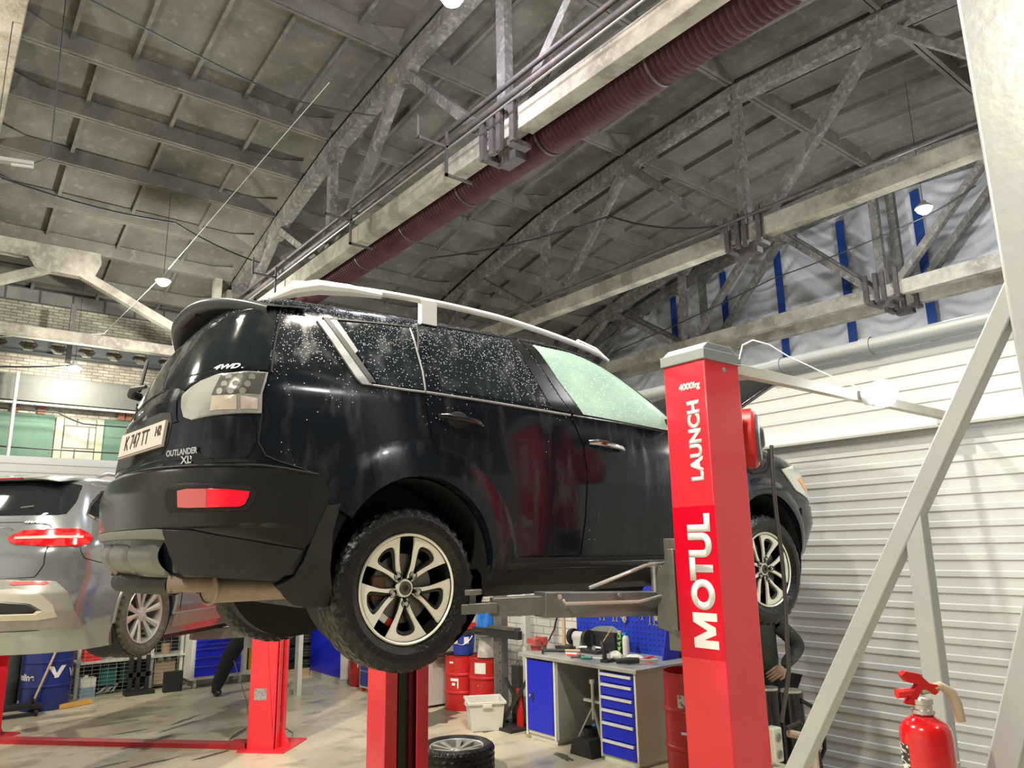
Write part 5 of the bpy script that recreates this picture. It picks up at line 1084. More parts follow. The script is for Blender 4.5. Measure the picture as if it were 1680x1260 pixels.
item('black_toolbox','open black toolbox leaning against the pegboard','toolbox',[('box',MB().box(5.84,5.95,5.72,6.12,T,T+.19),black_plastic),('lid',MB().prism([(5.72,T+.19),(6.12,T+.19),(6.0,T+.235),(5.84,T+.245)],lambda u,v,d:(d,u,v),5.87,5.95),M('grey_lid',(.2,.2,.19),.6))])
item('spray_can','tall black spray can with green print next to the toolbox','spray can',[('can',MB().cyl((5.80,5.60,T),(5.80,5.60,T+.20),.03,20),M('black_green_print',(.03,.03,.03),.3,n=[(30,.52,.56,(.2,.6,.12),1)])),('top',MB().cyl((5.80,5.60,T+.20),(5.80,5.60,T+.225),.022,16),wood)])
item('spray_bottle','white spray bottle with a blue trigger beside the black can','spray bottle',[('bottle',MB().lathe([(0,0),(.034,0),(.036,.02),(.036,.15),(.03,.175),(.014,.19),(0,.19)],(5.78,5.50,T),'z',20),white_plastic),('trigger',MB().box(5.765,5.795,5.485,5.54,T+.19,T+.215).cyl((5.78,5.51,T+.185),(5.78,5.51,T+.20),.012,10),M('trigger_blue',(.03,.25,.65),.4))])
item('polisher','black upright power tool with a thin pole on the front of the worktop','power tool',[('body',MB().tube([(5.30,5.33,T+.012),(5.30,5.33,T+.10),(5.30,5.35,T+.15),(5.31,5.37,T+.17)],.022,12),black_plastic),('foot',MB().box(5.27,5.37,5.27,5.36,T,T+.025),black_plastic),('rod',MB().cyl((5.31,5.36,T+.17),(5.36,5.28,T+.30),.006,8),wood)])
item('paper_rag','crumpled white rag lying in the middle of the worktop','rag',[('rag',MB().grid(lambda u,v:(5.42+.06*math.cos(2*PI*u)*math.sin(PI*v)*(1+.25*math.sin(7*u*PI+4*v)),5.30+.075*math.sin(2*PI*u)*math.sin(PI*v)*(1+.2*math.sin(9*u*PI)),T+.045+.04*math.cos(PI*v)*(1+.3*math.sin(6*PI*u))),20,10,True),paper)])
item('impact_wrench','black and grey impact wrench lying on the right of the worktop','impact wrench',[('body',MB().tube([(5.26,5.14,T+.03),(5.36,5.06,T+.035),(5.42,5.0,T+.035)],.028,12,True,[.022,.03,.026]),black_plastic),('grip',MB().tube([(5.36,5.06,T+.03),(5.42,5.14,T+.025)],.018,10),black_plastic),('nose',MB().cyl((5.42,5.0,T+.035),(5.52,4.90,T+.035),.014,12).cyl((5.50,4.92,T+.035),(5.54,4.88,T+.035),.02,12),zinc)])
item('screwdriver_green','green handled tool lying on the front edge of the worktop','screwdriver',[('handle',MB().cyl((5.27,5.62,T+.016),(5.33,5.53,T+.016),.015,12),M('green_handle',(.05,.30,.22),.4)),('blade',MB().cyl((5.33,5.53,T+.016),(5.39,5.44,T+.016),.004,8),zinc)])
item('pliers','small dark red handled pliers lying among the tools left of the green tool','pliers',[('grips',MB().tube([(5.30,5.86,T+.012),(5.34,5.80,T+.012),(5.36,5.76,T+.012)],.008,8).tube([(5.33,5.88,T+.012),(5.36,5.80,T+.012),(5.365,5.76,T+.012)],.008,8),red_plain),('jaws',MB().beam((5.36,5.76,T+.012),(5.40,5.71,T+.012),.02,.012),steel_dark)])
item('ratchet','black ratchet lying left of the green handled tool','ratchet',[('ratchet',MB().tube([(5.24,5.74,T+.012),(5.30,5.68,T+.012)],.010,8).cyl((5.30,5.68,T),(5.30,5.68,T+.03),.018,12),steel_dark)])
item('torque_wrench','pale grey wrench lying flat near the left of the worktop','wrench',[('bar',MB().tube([(5.40,5.98,T+.01),(5.46,5.86,T+.01)],.009,8).cyl((5.46,5.86,T),(5.46,5.86,T+.02),.02,12),zinc)])
item('tool_tray','dark tray heaped with sockets in front of the black toolbox','tray',[('tray',MB().box(5.58,5.76,5.72,6.02,T,T+.035),black_plastic),('sockets',MB().cyl((5.62,5.80,T+.05),(5.70,5.88,T+.05),.02,10).cyl((5.64,5.92,T+.05),(5.60,5.99,T+.05),.016,10).cyl((5.70,5.76,T+.05),(5.66,5.83,T+.055),.014,10),zinc)])
item('red_clamp','small red clamp lying on the worktop near the blue side bracket','clamp',[('clamp',MB().box(5.56,5.62,4.98,5.08,T,T+.03).tube([(5.56,5.1,T+.02),(5.64,5.02,T+.05)],.008,8),red_plain)])
item('cloth_roll','pale crumpled gloves lying right of the white spray bottle','gloves',[('gloves',MB().grid(lambda u,v:(5.62+.05*math.cos(2*PI*u)*math.sin(PI*v)*(1+.3*math.sin(5*u*PI)),5.24+.11*math.sin(2*PI*u)*math.sin(PI*v),T+.022+.02*math.cos(PI*v)*(1+.4*math.sin(7*PI*u))),18,8,True),paper)])
item('paste_tin','white tin with a pale label on the shelf under the worktop','tin',[('tin',MB().cyl((5.70,5.48,.40),(5.70,5.48,.56),.06,20),white_plastic),('lid',MB().cyl((5.70,5.48,.56),(5.70,5.48,.575),.062,20),steel_dark)])
item('brown_bottle','tall brown bottle on the shelf under the worktop','bottle',[('bottle',MB().lathe([(0,0),(.045,0),(.045,.16),(.03,.2),(.014,.22),(.014,.25),(0,.25)],(5.66,5.72,.40),'z',18),M('brown_glass',(.16,.09,.03),.2)),('cap',MB().cyl((5.66,5.72,.65),(5.66,5.72,.67),.016,12),black_plastic)])
item('black_canister','dark canister on the shelf beside the brown bottle','canister',[('canister',MB().box(5.72,5.84,5.56,5.66,.40,.62),black_plastic)])
item('jack_stand','steel jack with splayed legs standing in the open bay of the workbench','jack',[('spindle',MB().cyl((5.26,5.47,.30),(5.26,5.47,.66),.016,12).cyl((5.26,5.47,.62),(5.26,5.47,.66),.03,12),zinc),('legs',MB().beam((5.26,5.47,.42),(5.18,5.60,.14),.02,.012).beam((5.26,5.47,.42),(5.22,5.33,.14),.02,.012).beam((5.26,5.47,.42),(5.36,5.48,.14),.02,.012),zinc),('body',MB().prism([(5.34,0),(5.64,0),(5.60,.13),(5.38,.15)],lambda u,v,d:(d,u,v),5.10,5.30),black_plastic)])
item('black_bucket','black bucket with a blue cap on the floor of the open bay','bucket',[('bucket',MB().lathe([(0,0),(.07,0),(.09,.18),(.085,.18),(.066,.01)],(5.42,5.66,0),'z',20),black_plastic),('cap',MB().ball((5.42,5.62,.20),(.03,.03,.02),10,6),M('trigger_blue',(.03,.25,.65),.4))])
o = MB().box(6.03,6.08,4.84,4.92,1.05,1.24).build('wall_switch_box', M('pale_grey_housing',(.5,.5,.48),.5), bevel=.01); tag(o, 'grey switch box on the wall right of the pegboard', 'switch box')
wire([(6.07,6.75,1.5),(6.07,6.82,1.2),(6.07,6.92,.95),(6.0,6.95,.82)], .01, black_plastic, 'black cable hanging on the white brick wall left of the pegboard')
item('red_label_card','white and red card hung on the wall above the workbench','card',[('card',MB().box(6.06,6.075,5.12,5.30,1.50,1.66),paper),('mark',MB().tube([(6.055,5.16+.03*math.cos(k*PI/8),1.58+.07*math.sin(k*PI/8)) for k in range(17)],.006,6),red_plain)])
o = MB().box(6.05,6.075,5.4,5.95,1.50,1.62).build('wall_chart', paper); tag(o,'white paper strip with a red figure on the wall above the pegboard','poster')
# ---------------------------------------------------------------- drums
def drum(name, lab, cat, x, y, r, h, mat, z0=0, rings=(.33,.66), open_top=False, group=None):
    t = thing(name, lab, cat, (x,y,z0), 0, group); prof = [(0,0),(r*.97,0),(r,.012)]
    for q in rings: prof += [(r,q*h-.02),(r+.012,q*h-.008),(r+.012,q*h+.008),(r,q*h+.02)]
    prof += [(r,h-.012),(r+.006,h-.006),(r+.006,h),(r-.006,h)]
    if open_top: prof += [(r-.008,.02),(0,.02)]
    else: prof += [(r-.008,h-.015),(0,h-.015)]
    MB().lathe(prof, (0,0,0), 'z', 40).build('shell', mat, t)
    if not open_top: MB().cyl((r*.6,0,h-.015),(r*.6,0,h+.005),.028,12).build('bung', steel_dark, t)
    return t
red_drum = M('worn_red_drum', (.50,.015,.015), .38, n=[(7,.5,.75,(.33,.02,.015),6),(30,.66,.74,(.5,.4,.36),3)])
d1 = drum('oil_drum','open red oil drum with a torn pale label, half hidden by the red lift column','drum',5.32,4.30,.255,.86,red_drum,open_top=True)
def drum_label(t, r, z0, z1, a0, a1, mat, nm='label'): return MB().lathe([(r+.001,z0),(r+.0025,z0),(r+.0025,z1),(r+.001,z1)],(0,0,0),'z',16,math.radians(a0),math.radians(a1)).build(nm, mat, t)
drum_label(d1,.258,.60,.70,186,238,M('torn_label',(.62,.58,.48),.6,n=[(22,.48,.56,(.12,.11,.1),4)]))
drum_label(d1,.258,.40,.42,190,212,white_vinyl,'print'); drum_label(d1,.258,.30,.42,214,217,white_vinyl,'print')
d2 = drum('small_drum','small red drum with a white angular sign, left of the pair behind the white crate','drum',5.52,8.03,.21,.62,red_drum)
drum_label(d2,.212,.34,.37,195,222,white_vinyl,'print'); drum_label(d2,.212,.26,.37,219,223,white_vinyl,'print'); drum_label(d2,.212,.29,.32,200,212,white_vinyl,'print'); drum_label(d2,.212,.54,.56,190,205,white_vinyl,'print')
d3 = drum('small_drum','small red drum with a blank white label, right of the pair behind the white crate','drum',5.56,7.56,.21,.63,red_drum)
drum_label(d3,.212,.47,.59,190,228,paper)
for k in range(4): MB().beam((-.213*math.cos(math.radians(15+k*6)),-.213*math.sin(math.radians(15+k*6)),.16),(-.213*math.cos(math.radians(18+k*6)),-.213*math.sin(math.radians(18+k*6)),.24),.012,.004).build('print', white_vinyl, d3)
d4 = drum('small_drum','small red drum standing right beside the tall blue locker','drum',5.35,10.35,.17,.52,red_drum)
drum_label(d4,.172,.34,.37,200,225,white_vinyl,'print'); drum_label(d4,.172,.26,.37,222,226,white_vinyl,'print')
bd = drum('oil_drum','dark blue oil drum with white lettering behind the leaning wooden pole','drum',1.59,11.74,.28,.88,blue_dark)
def curved_text(t, s, r, zc, h, a_c, a_w, mat):
    """lettering wrapped on a drum, centred at angle a_c (deg), spanning a_w degrees"""
    q = text('lettering', s, 1.0, mat, Matrix.Identity(4), None, .03, .0)
    bm = bmesh.new(); bm.from_mesh(q.data)
    for _ in range(1): bmesh.ops.subdivide_edges(bm, edges=[e for e in bm.edges if e.calc_length() > .2], cuts=3, use_grid_fill=False)
    bmesh.ops.triangulate(bm, faces=bm.faces); bm.to_mesh(q.data); bm.free()
    xs = [v.co.x for v in q.data.vertices]; ys = [v.co.y for v in q.data.vertices]; x0, x1, y0, y1 = min(xs), max(xs), min(ys), max(ys)
    for v in q.data.vertices:
        a = math.radians(a_c - a_w/2 + a_w*(v.co.x-x0)/(x1-x0)); z = zc + h*((v.co.y-y0)/(y1-y0)-.5)
        v.co = (r*math.cos(a), r*math.sin(a), z)
    q.parent = t; return q
curved_text(bd,'Valvoline',.287,.41,.085,190,86,white_vinyl); curved_text(bd,'Va',.287,.43,.11,334,34,white_vinyl)
bv = MB(); 
for pts in ([(0,.14),(.05,.14),(.085,.045),(.075,0)], [(.06,0),(.10,0),(.17,.14),(.12,.14)]):
    bv.prism(pts, lambda u, v, d: ((.286+d)*math.cos(math.radians(262+u*255)), (.286+d)*math.sin(math.radians(262+u*255)), .39+v), 0, .003)
bv.build('emblem', white_vinyl, bd)
# things standing on the small red drums
item('blue_pail','blue pail with white labels standing on the left small red drum','pail',[('pail',MB().lathe([(0,0),(.125,0),(.145,.26),(.14,.26),(.12,.01)],(5.52,8.0,.63),'z',28),M('pail_blue',(.015,.04,.30),.4)),('rim',MB().lathe([(.147,.235),(.155,.235),(.155,.275),(.13,.285),(0,.285)],(5.52,8.0,.63),'z',28),black_plastic),('label',MB().lathe([(.1405,.13),(.143,.13),(.147,.21),(.1455,.21)],(5.52,8.0,.63),'z',14,math.radians(170),math.radians(205)),paper),('label',MB().lathe([(.1405,.13),(.143,.13),(.147,.21),(.1455,.21)],(5.52,8.0,.63),'z',14,math.radians(238),math.radians(262)),paper),('handle',MB().tube([(5.52-.15*math.cos(math.radians(-10+i*16)),8.0-.15*math.sin(math.radians(-10+i*16)),.63+.22-.10*math.sin(i*PI/7)) for i in range(8)],.004,6),zinc)])
item('red_case','red plastic case lying on top of the blue pail','case',[('case',MB().box(5.42,5.62,7.88,8.14,.925,1.0),red_plain),('handle',MB().tube([(5.41,7.95,.96),(5.38,7.97,.985),(5.38,8.03,.985),(5.41,8.05,.96)],.008,8),black_plastic)])
item('clear_bucket','translucent white bucket standing on the right small red drum','bucket',[('bucket',MB().lathe([(0,0),(.12,0),(.095,.22),(.09,.22),(.11,.01)],(5.56,7.56,.635),'z',28),M('cloudy_plastic',(.42,.43,.41),.3,n=[(6,.45,.6,(.65,.65,.62),3)]))])
item('welding_mask','shiny blue face shield lying on the bracket above the clear bucket','face shield',[('visor',MB().grid(lambda u,v:(5.52-.13*math.sin(PI*u)*math.cos(v*.6),7.50+.15*math.cos(PI*u),.93+.30*v),20,8),M('shiny_blue_visor',(.01,.16,.62),.12,coat=1)),('band',MB().tube([(5.52-.14*math.sin(PI*k/10),7.50+.16*math.cos(PI*k/10),.92+.02*math.sin(PI*k/10)) for k in range(11)],.014,8),black_plastic)])
# ---------------------------------------------------------------- grey upright lift frame with the black arm
t = thing('arm_stand','grey perforated steel uprights with a black cross arm, between the red drums and the workbench','frame',(5.5,7.05,0))
MB().box(5.45,5.55,7.14,7.29,0,1.6).build('upright', steel_lift, t, True, bevel=.004); MB().box(5.47,5.55,6.72,6.78,0,1.6).build('upright', M('pale_grey_housing',(.5,.5,.48),.5), t, True, bevel=.004)
m = MB()
for k in range(14): m.cyl((5.446,7.165,.12+.1*k),(5.4515,7.165,.12+.1*k),.009,10)
o = m.build('holes', dark_void, t, True)
MB().box(5.38,5.44,6.74,7.62,.90,.99).build('cross_arm', black_plastic, t, True, bevel=.004); MB().box(5.37,5.47,6.80,7.3,.99,1.02).build('tray', steel_dark, t, True)
MB().box(5.42,5.9,6.98,7.05,0,.05).box(5.42,5.9,6.95,7.3,0,.03).build('foot', steel_lift, t, True)
item('scissor_stand','black folding stand with a red plate leaning beside the blue door cabinet','stand',[('frame',MB().beam((5.2,6.85,.03),(5.42,6.62,.52),.03,.04).beam((5.42,6.62,.05),(5.3,6.88,.50),.03,.03).box(5.42,5.5,6.78,6.92,.02,.62).box(5.15,5.5,6.6,6.92,0,.03),black_plastic),('plate',MB().prism([(6.66,.03),(6.76,.03),(6.76,.40),(6.70,.40)],lambda u,v,d:(d,u,v),5.36,5.38),red_plain),('ring',MB().tube([(5.46,6.85+.025*math.cos(k*PI/6),.64+.025*math.sin(k*PI/6)) for k in range(13)],.006,6),steel_dark)])
# white crate
t = thing('plastic_crate','milky white plastic crate on the floor in front of the small red drums','crate',(5.12,7.02,0), math.radians(-28))
def cr(k, z): return [(-.19*k,-.20*k,z),(.19*k,-.20*k,z),(.19*k,.20*k,z),(-.19*k,.20*k,z)]
m = MB(); L = [cr(.86,.0),cr(1.0,.29),cr(.97,.29),cr(.84,.012)]; vs = [p for l in L for p in l]
fs = [(3,2,1,0)]
for a in range(3):
    for i in range(4): fs.append((a*4+i,a*4+(i+1)%4,a*4+4+(i+1)%4,a*4+4+i))
fs.append((12,13,14,15)); m.add(vs, fs); m.build('tub', white_plastic, t, bevel=.006)
m = MB(); vs = [p for l in (cr(1.0,.27),cr(1.09,.27),cr(1.09,.295),cr(.98,.295)) for p in l]; fs = []
for a in range(4):
    for i in range(4): fs.append((a*4+i,a*4+(i+1)%4,((a+1)%4)*4+(i+1)%4,((a+1)%4)*4+i))
m.add(vs, fs); m.build('rim', white_plastic, t, bevel=.003)
MB().box(-.05,.05,-.222,-.19,.235,.272).build('grip', white_plastic, t, bevel=.004); MB().box(-.215,-.185,-.05,.05,.235,.272).build('grip', white_plastic, t, bevel=.004)
# spare wheel on the floor
SW = thing('spare_wheel','car wheel with pale spokes lying flat on the floor beside the far red column','wheel',(3.98,5.88,.0))
wq = wheel(SW, (0,0,.115), 'wag', R_=.335, Rr=.235, W_=.22, spin=.3); wq.rotation_euler = (-PI/2, 0, 0)
ws = [c for c in wq.children]
item('brown_air_pistol','dark brown pistol grip tool on the floor by the far red column','tool',[('body',MB().box(2.28,2.52,5.05,5.13,.0,.09),M('brown_plastic',(.07,.03,.035),.4)),('hose',MB().tube([(2.5,5.09,.05),(2.6,5.12,.12),(2.72,5.15,.12),(2.85,5.18,.04)],.012,8),black_plastic)])
# ---------------------------------------------------------------- tall cupboards
t = thing('tall_locker','tall blue metal locker with a white side beyond the hanging wheel','locker',(5.35,11.0,0))
MB().box(5.12,5.75,10.55,11.6,.07,1.95).build('cabinet', white_paint, t, True); MB().box(5.10,5.125,10.57,11.58,.10,1.93).build('door', blue_paint, t, True); MB().box(5.11,5.74,10.56,11.59,0,.07).build('plinth', M('pale_grey_housing',(.5,.5,.48),.5), t, True)
t = thing('tool_cart','low dark blue drawer cart with grey sides right of the small red drum','cart',(5.3,9.7,0))
MB().box(5.1,5.6,9.40,9.92,.06,.52).build('cabinet', M('pale_grey_housing',(.5,.5,.48),.5), t, True)
for a, b in ((.09,.27),(.29,.50)): MB().box(5.085,5.1,9.44,9.88,a,b).build('drawer', M('dull_blue',(.02,.04,.22),.5), t, True)
for y in (9.45,9.87): MB().cyl((5.14,y-.012,.03),(5.14,y+.012,.03),.03,14).build('caster', red_plain, t, True)
t = thing('white_cabinet','plain pale cabinet side standing left of the two small red drums','cabinet',(5.4,8.3,0))
MB().box(5.08,5.9,8.27,8.75,.03,1.5).build('cabinet', M('pale_cabinet',(.50,.50,.47),.5), t, True, bevel=.004); MB().box(5.07,5.085,8.30,8.72,.1,1.45).build('door', M('pale_cabinet',(.50,.50,.47),.5), t, True)
item('black_tray','flat black tray sticking out above the left small red drum','tray',[('tray',MB().box(5.2,5.5,8.14,8.26,.60,.64),black_plastic)])
# tyres stacked by the locker
for k in range(6):
    for j, (x, y) in enumerate(((4.72,12.0),(5.3,12.15))):
        tt = tyre_mesh(.32,.2,.2,90); tt.xf(Matrix.Rotation(PI/2,4,'X')); o = tt.build('stacked_tyre', rubber, loc=(0,0,0), angle=25); o.location = (x+rs.uniform(-.02,.02), y, .12+.213*k)
        tag(o, 'dark car tyre in the %s stack left of the blue locker, %s' % (('left','right')[j], ('lowest','second from the floor','third from the floor','fourth from the floor','fifth from the floor','topmost')[k]), 'tyre', 'tyres stacked by the locker')
item('wood_pallet','piece of pale wood under the stacked tyres','pallet',[('pallet',MB().box(4.6,5.2,11.62,11.7,.0,.12),wood)])
# ---------------------------------------------------------------- rack and goods on the left
t = thing('steel_rack','white perforated steel rack with mesh front behind the left car','rack',(2.4,12.3,0))
for x in (1.97,2.9,3.3): MB().box(x,x+.04,12.08,12.12,0,1.05 if x < 2 else .98).build('upright', white_paint, t, True)
for z in (.44,.88): MB().box(1.99,3.4,12.05,12.5,z,z+.025).build('shelf', white_paint, t, True)
m = MB()
for k in range(19): m.box(1.35,3.3,12.035,12.041,.06+.05*k,.063+.05*k)
for k in range(20): m.box(1.35+.1*k,1.353+.1*k,12.03,12.036,.05,.98)
m.build('wire_mesh', M('dull_wire',(.30,.30,.30),.5), t, True)
MB().box(1.1,3.4,12.56,12.6,0,1.0).build('back_sheet', M('dark_rack_back',(.05,.05,.055),.8), t, True)
item('red_canister','red plastic canister with a white cap on the upper rack shelf','canister',[('body',MB().box(2.06,2.27,12.15,12.35,.465,.80),red_plain),('cap',MB().cyl((2.13,12.25,.80),(2.13,12.25,.83),.03,12),white_plastic)])
item('water_jug','cloudy jug half full of pale blue fluid on the floor under the rack','jug',[('body',MB().box(2.04,2.23,12.12,12.32,0,.13),M('pale_blue_fluid',(.22,.33,.42),.3)),('top',MB().box(2.04,2.23,12.12,12.32,.13,.25),white_plastic),('cap',MB().cyl((2.12,12.2,.25),(2.12,12.2,.28),.025,12),white_plastic)])
item('teal_canister','dark teal canister under the middle shelf of the rack','canister',[('body',MB().box(2.3,2.5,12.2,12.4,.12,.36),teal),('cap',MB().cyl((2.36,12.3,.36),(2.36,12.3,.39),.03,12),teal)])
item('teal_canister','second dark teal canister right of the first under the rack shelf','canister',[('body',MB().box(2.54,2.72,12.2,12.4,.14,.40),M('dark_teal',(.008,.06,.06),.4)),('cap',MB().cyl((2.6,12.3,.40),(2.6,12.3,.43),.03,12),teal)])
m = MB()
for k in range(8): m.beam((2.26+.03*k,12.2,.02+.01*(k%3)),(2.40+.02*k,12.25,.12+.01*(k%2)),.012,.01)
item('spring_pile','pile of shiny metal springs and levers under the rack','metal parts',[('springs',m,zinc)])
t = thing('pallet_stacker','black upright forks of a stacker in front of the rack','stacker',(2.75,12.0,0))
for x in (2.60,2.70,2.82): MB().box(x,x+.05,11.95,12.0,.03,.5).build('mast', black_plastic, t, True)
MB().box(2.58,2.89,11.95,11.99,.22,.28).build('crossbar', black_plastic, t, True); MB().box(2.55,2.92,11.8,12.0,0,.05).build('base', black_plastic, t, True)
item('brown_jar','brown jar with a black lid on the rack beside the tool cart','jar',[('jar',MB().cyl((3.12,12.2,.465),(3.12,12.2,.62),.06,18),M('tan_jar',(.42,.29,.17),.5)),('lid',MB().cyl((3.12,12.2,.62),(3.12,12.2,.68),.045,16),black_plastic)])
item('cardboard_box','open cardboard box with paper rolls on the lower rack shelf','box',[('box',MB().box(2.98,3.26,12.15,12.4,.06,.38),M('cardboard',(.42,.32,.21),.8)),('roll',MB().cyl((3.06,12.2,.38),(3.06,12.2,.42),.04,14).cyl((3.18,12.22,.38),(3.18,12.22,.41),.035,14),paper)])
item('foam_block','black block standing on the floor left of the blue tool cart','block',[('block',MB().box(3.02,3.26,11.72,11.82,.0,.27),M('black_foam',(.02,.02,.02),.9))])
# blue tool cart
t = thing('tool_cart','bright blue drawer tool cart with a white frame on casters','cart',(3.75,12.0,0))
MB().box(3.36,4.16,11.72,12.2,.12,.84).build('frame', white_paint, t, True, bevel=.008)
zz = [.80,.72,.66,.60,.54,.42,.30,.16]
for a, b in zip(zz[1:], zz): MB().box(3.41,4.06,11.70,11.72,a+.006,b-.006).box(3.41,4.06,11.69,11.70,b-.022,b-.010).build('drawer', blue_paint, t, True)
for x in (3.44,4.08):
    for y in (11.78,12.14):
        c_ = MB().cyl((x-.015,y,.045),(x+.015,y,.045),.045,16).build('caster', M('pale_grey_housing',(.5,.5,.48),.5), t, True); MB().box(x-.02,x+.02,y-.02,y+.02,.07,.12).build('caster_fork', zinc, t, True)
item('grey_tool_case','long grey tool case lying on top of the blue tool cart','case',[('case',MB().box(3.3,4.2,11.76,12.1,.845,.97),M('case_grey',(.22,.22,.22),.5)),('latch',MB().box(3.95,4.0,11.75,11.76,.90,.93),zinc)])
item('paper_pack','white pack with red print on the grey tool case','pack',[('pack',MB().box(3.62,3.95,11.85,12.05,.975,1.05),paper),('print',MB().box(3.80,3.86,11.845,11.85,.99,1.045),red_plain)])
item('red_pot','small red pot on the grey tool case','pot',[('pot',MB().cyl((4.02,11.9,.97),(4.02,11.9,1.05),.04,14),red_plain)])
item('yellow_jug','yellow oil jug with black cap standing beside the blue tool cart','jug',[('body',MB().prism([(4.2,.18),(4.42,.18),(4.44,.35),(4.42,.62),(4.30,.68),(4.2,.6)],lambda u,v,d:(u,d,v),11.75,11.9),yellow),('cap',MB().cyl((4.30,11.82,.68),(4.30,11.82,.74),.03,12),black_plastic)])
o = MB().box(4.16,4.5,11.70,12.0,.12,.18).build('side_tray', white_paint); tag(o, 'white side tray of the tool cart carrying the yellow jug', 'tray')
o = MB().box(4.32,4.38,10.2,10.32,0,1.1).build('white_board_edge', white_paint); tag(o, 'narrow white board standing just right of the left red column', 'board')
# long things
item('wooden_pole','pale wooden pole leaning over the dark blue drum','pole',[('pole',MB().cyl((1.40,11.35,.10),(1.72,11.40,1.05),.014,10),wood)])
item('orange_foam_bar','yellow orange foam bar lying on the floor before the rack','bar',[('bar',MB().beam((1.72,11.50,.03),(2.1,11.62,.03),.06,.05),orange_foam)])
t = thing('dolly','black low dolly with small casters holding the wooden pole','dolly',(1.3,11.3,0))
MB().box(.95,1.5,11.2,11.5,.09,.13).build('deck', black_plastic, t, True); MB().cyl((1.40,11.35,.12),(1.40,11.35,.19),.03,12).build('socket', black_plastic, t, True)
for x, y in ((1.0,11.25),(1.44,11.22),(1.46,11.46),(1.0,11.46)): MB().cyl((x-.015,y,.04),(x+.015,y,.04),.04,14).build('caster', black_plastic, t, True)
item('rolled_mat','tall dark grey rolled rubber mat standing left of the blue drum','mat',[('roll',MB().cyl((1.16,11.95,0),(1.16,11.95,.86),.15,24),M('dark_grey_mat',(.06,.065,.065),.8)),('bag',MB().ball((1.16,11.95,.90),(.16,.15,.12),16,8),black_plastic)])
item('paper_bundle','crumpled white bundle lying on top of the blue drum','bundle',[('bundle',MB().ball((1.42,11.85,.97),(.16,.14,.10),14,8),paper)])
item('tan_bag','pale tan bag lying on the blue drum behind the wooden pole','bag',[('bag',MB().box(1.58,1.80,11.72,11.92,.885,1.04),M('tan_paper',(.55,.46,.33),.8))])
# ---------------------------------------------------------------- people
def figure(joints, edges, root, name, mat, parent, sub=2):
    me = bpy.data.meshes.new(name); keys = list(joints); me.from_pydata([joints[k][0] for k in keys], [(keys.index(a), keys.index(b)) for a, b in edges], [])
    o = bpy.data.objects.new(name, me); COL.objects.link(o); sk = o.modifiers.new('skin', 'SKIN'); o.modifiers.new('sub', 'SUBSURF').levels = sub
    o.modifiers['sub'].render_levels = sub
    for i, k in enumerate(keys):
        r = joints[k][1]; o.data.skin_vertices[0].data[i].radius = (r, r) if not isinstance(r, tuple) else r
        o.data.skin_vertices[0].data[i].use_root = (k == root)
    bpy.context.view_layer.update()
    m2 = bpy.data.meshes.new_from_object(o.evaluated_get(bpy.context.evaluated_depsgraph_get())); bpy.data.objects.remove(o, do_unlink=True)
    m2.materials.clear(); m2.materials.append(mat); m2.polygons.foreach_set('use_smooth', [True]*len(m2.polygons))
    q = bpy.data.objects.new(name, m2); COL.objects.link(q); q.parent = parent; return q
def hand(parent, w_, d, up, s=1.):
    """palm with four bent fingers and a thumb; w_ wrist, d direction, up back of hand"""
    w_ = Vector(w_); d = Vector(d).normalized(); up = Vector(up); up = (up-d*up.dot(d)).normalized(); sd_ = d.cross(up)
    J = {'w': (w_, (.026*s,.02*s)), 'p1': (w_+d*.045*s, (.036*s,.017*s)), 'p2': (w_+d*.085*s, (.036*s,.015*s))}; E_ = [('w','p1'),('p1','p2')]
    m = MB(); m.ball(tuple(w_+d*.05*s), (.038*s,.038*s,.034*s), 12, 8)
    for i, L in enumerate((.062,.072,.066,.05)):
        b = w_ + d*.078*s + sd_*(i-1.5)*.019*s; k1 = b+d*L*.45*s-up*.012*s; k2 = k1+d*L*.3*s-up*.028*s; k3 = k2+d*L*.08*s-up*.026*s
        m.tube([b-d*.02, b, k1, k2, k3], .009*s, 8, True, [.010*s,.0095*s,.009*s,.008*s,.006*s])
    b = w_ + d*.025*s - sd_*.028*s; m.tube([b, b+d*.03*s-sd_*.025*s-up*.01, b+d*.06*s-sd_*.025*s-up*.02], .011*s, 8, True, [.013*s,.011*s,.008*s])
    return m.build('hand', skin, parent, angle=180)
def head(parent, c, f, s=1.):
    c = Vector(c); f = Vector(f).normalized(); r = f.cross(Vector((0,0,1))).normalized(); u = r.cross(f)
    m4 = Matrix((r, f, u)).transposed().to_4x4(); m4.translation = c
    m = MB(); m.grid(lambda a, b: (.074*s*math.cos(2*PI*a)*math.sin(PI*b)*(1-.18*max(0,-math.cos(PI*b))*0-.22*max(0,b-.6)), .094*s*math.sin(2*PI*a)*math.sin(PI*b)*(1-.1*max(0,b-.6)), .115*s*math.cos(PI*b)), 24, 16, True)
    m.tube([(0,.088,.01),(0,.108,-.018),(0,.094,-.03)], .010, 8, True, [.006,.013,.010]); m.tube([(-.022,.088,-.055),(0,.093,-.056),(.022,.088,-.055)], .006, 6)
    for sx in (-1, 1): m.ball((sx*.075,-.005,-.01), (.009,.018,.028), 8, 6)
    h_ = m.xf(m4).build('head', skin, parent, angle=180)
    e_ = MB()
    for sx in (-1, 1): e_.ball((sx*.028,.083,.012), .010, 8, 6)
    e_.xf(m4).build('eyes', dark_void, parent)
    hr = MB(); hr.grid(lambda a, b: (.080*math.cos(2*PI*a)*math.sin(PI*b*.55), (.098*math.sin(2*PI*a)-.012)*math.sin(PI*b*.55), .012+.112*math.cos(PI*b*.55)), 24, 10, True); hr.xf(m4).build('hair', M('dark_hair', (.02,.014,.01), .7), parent, angle=180)
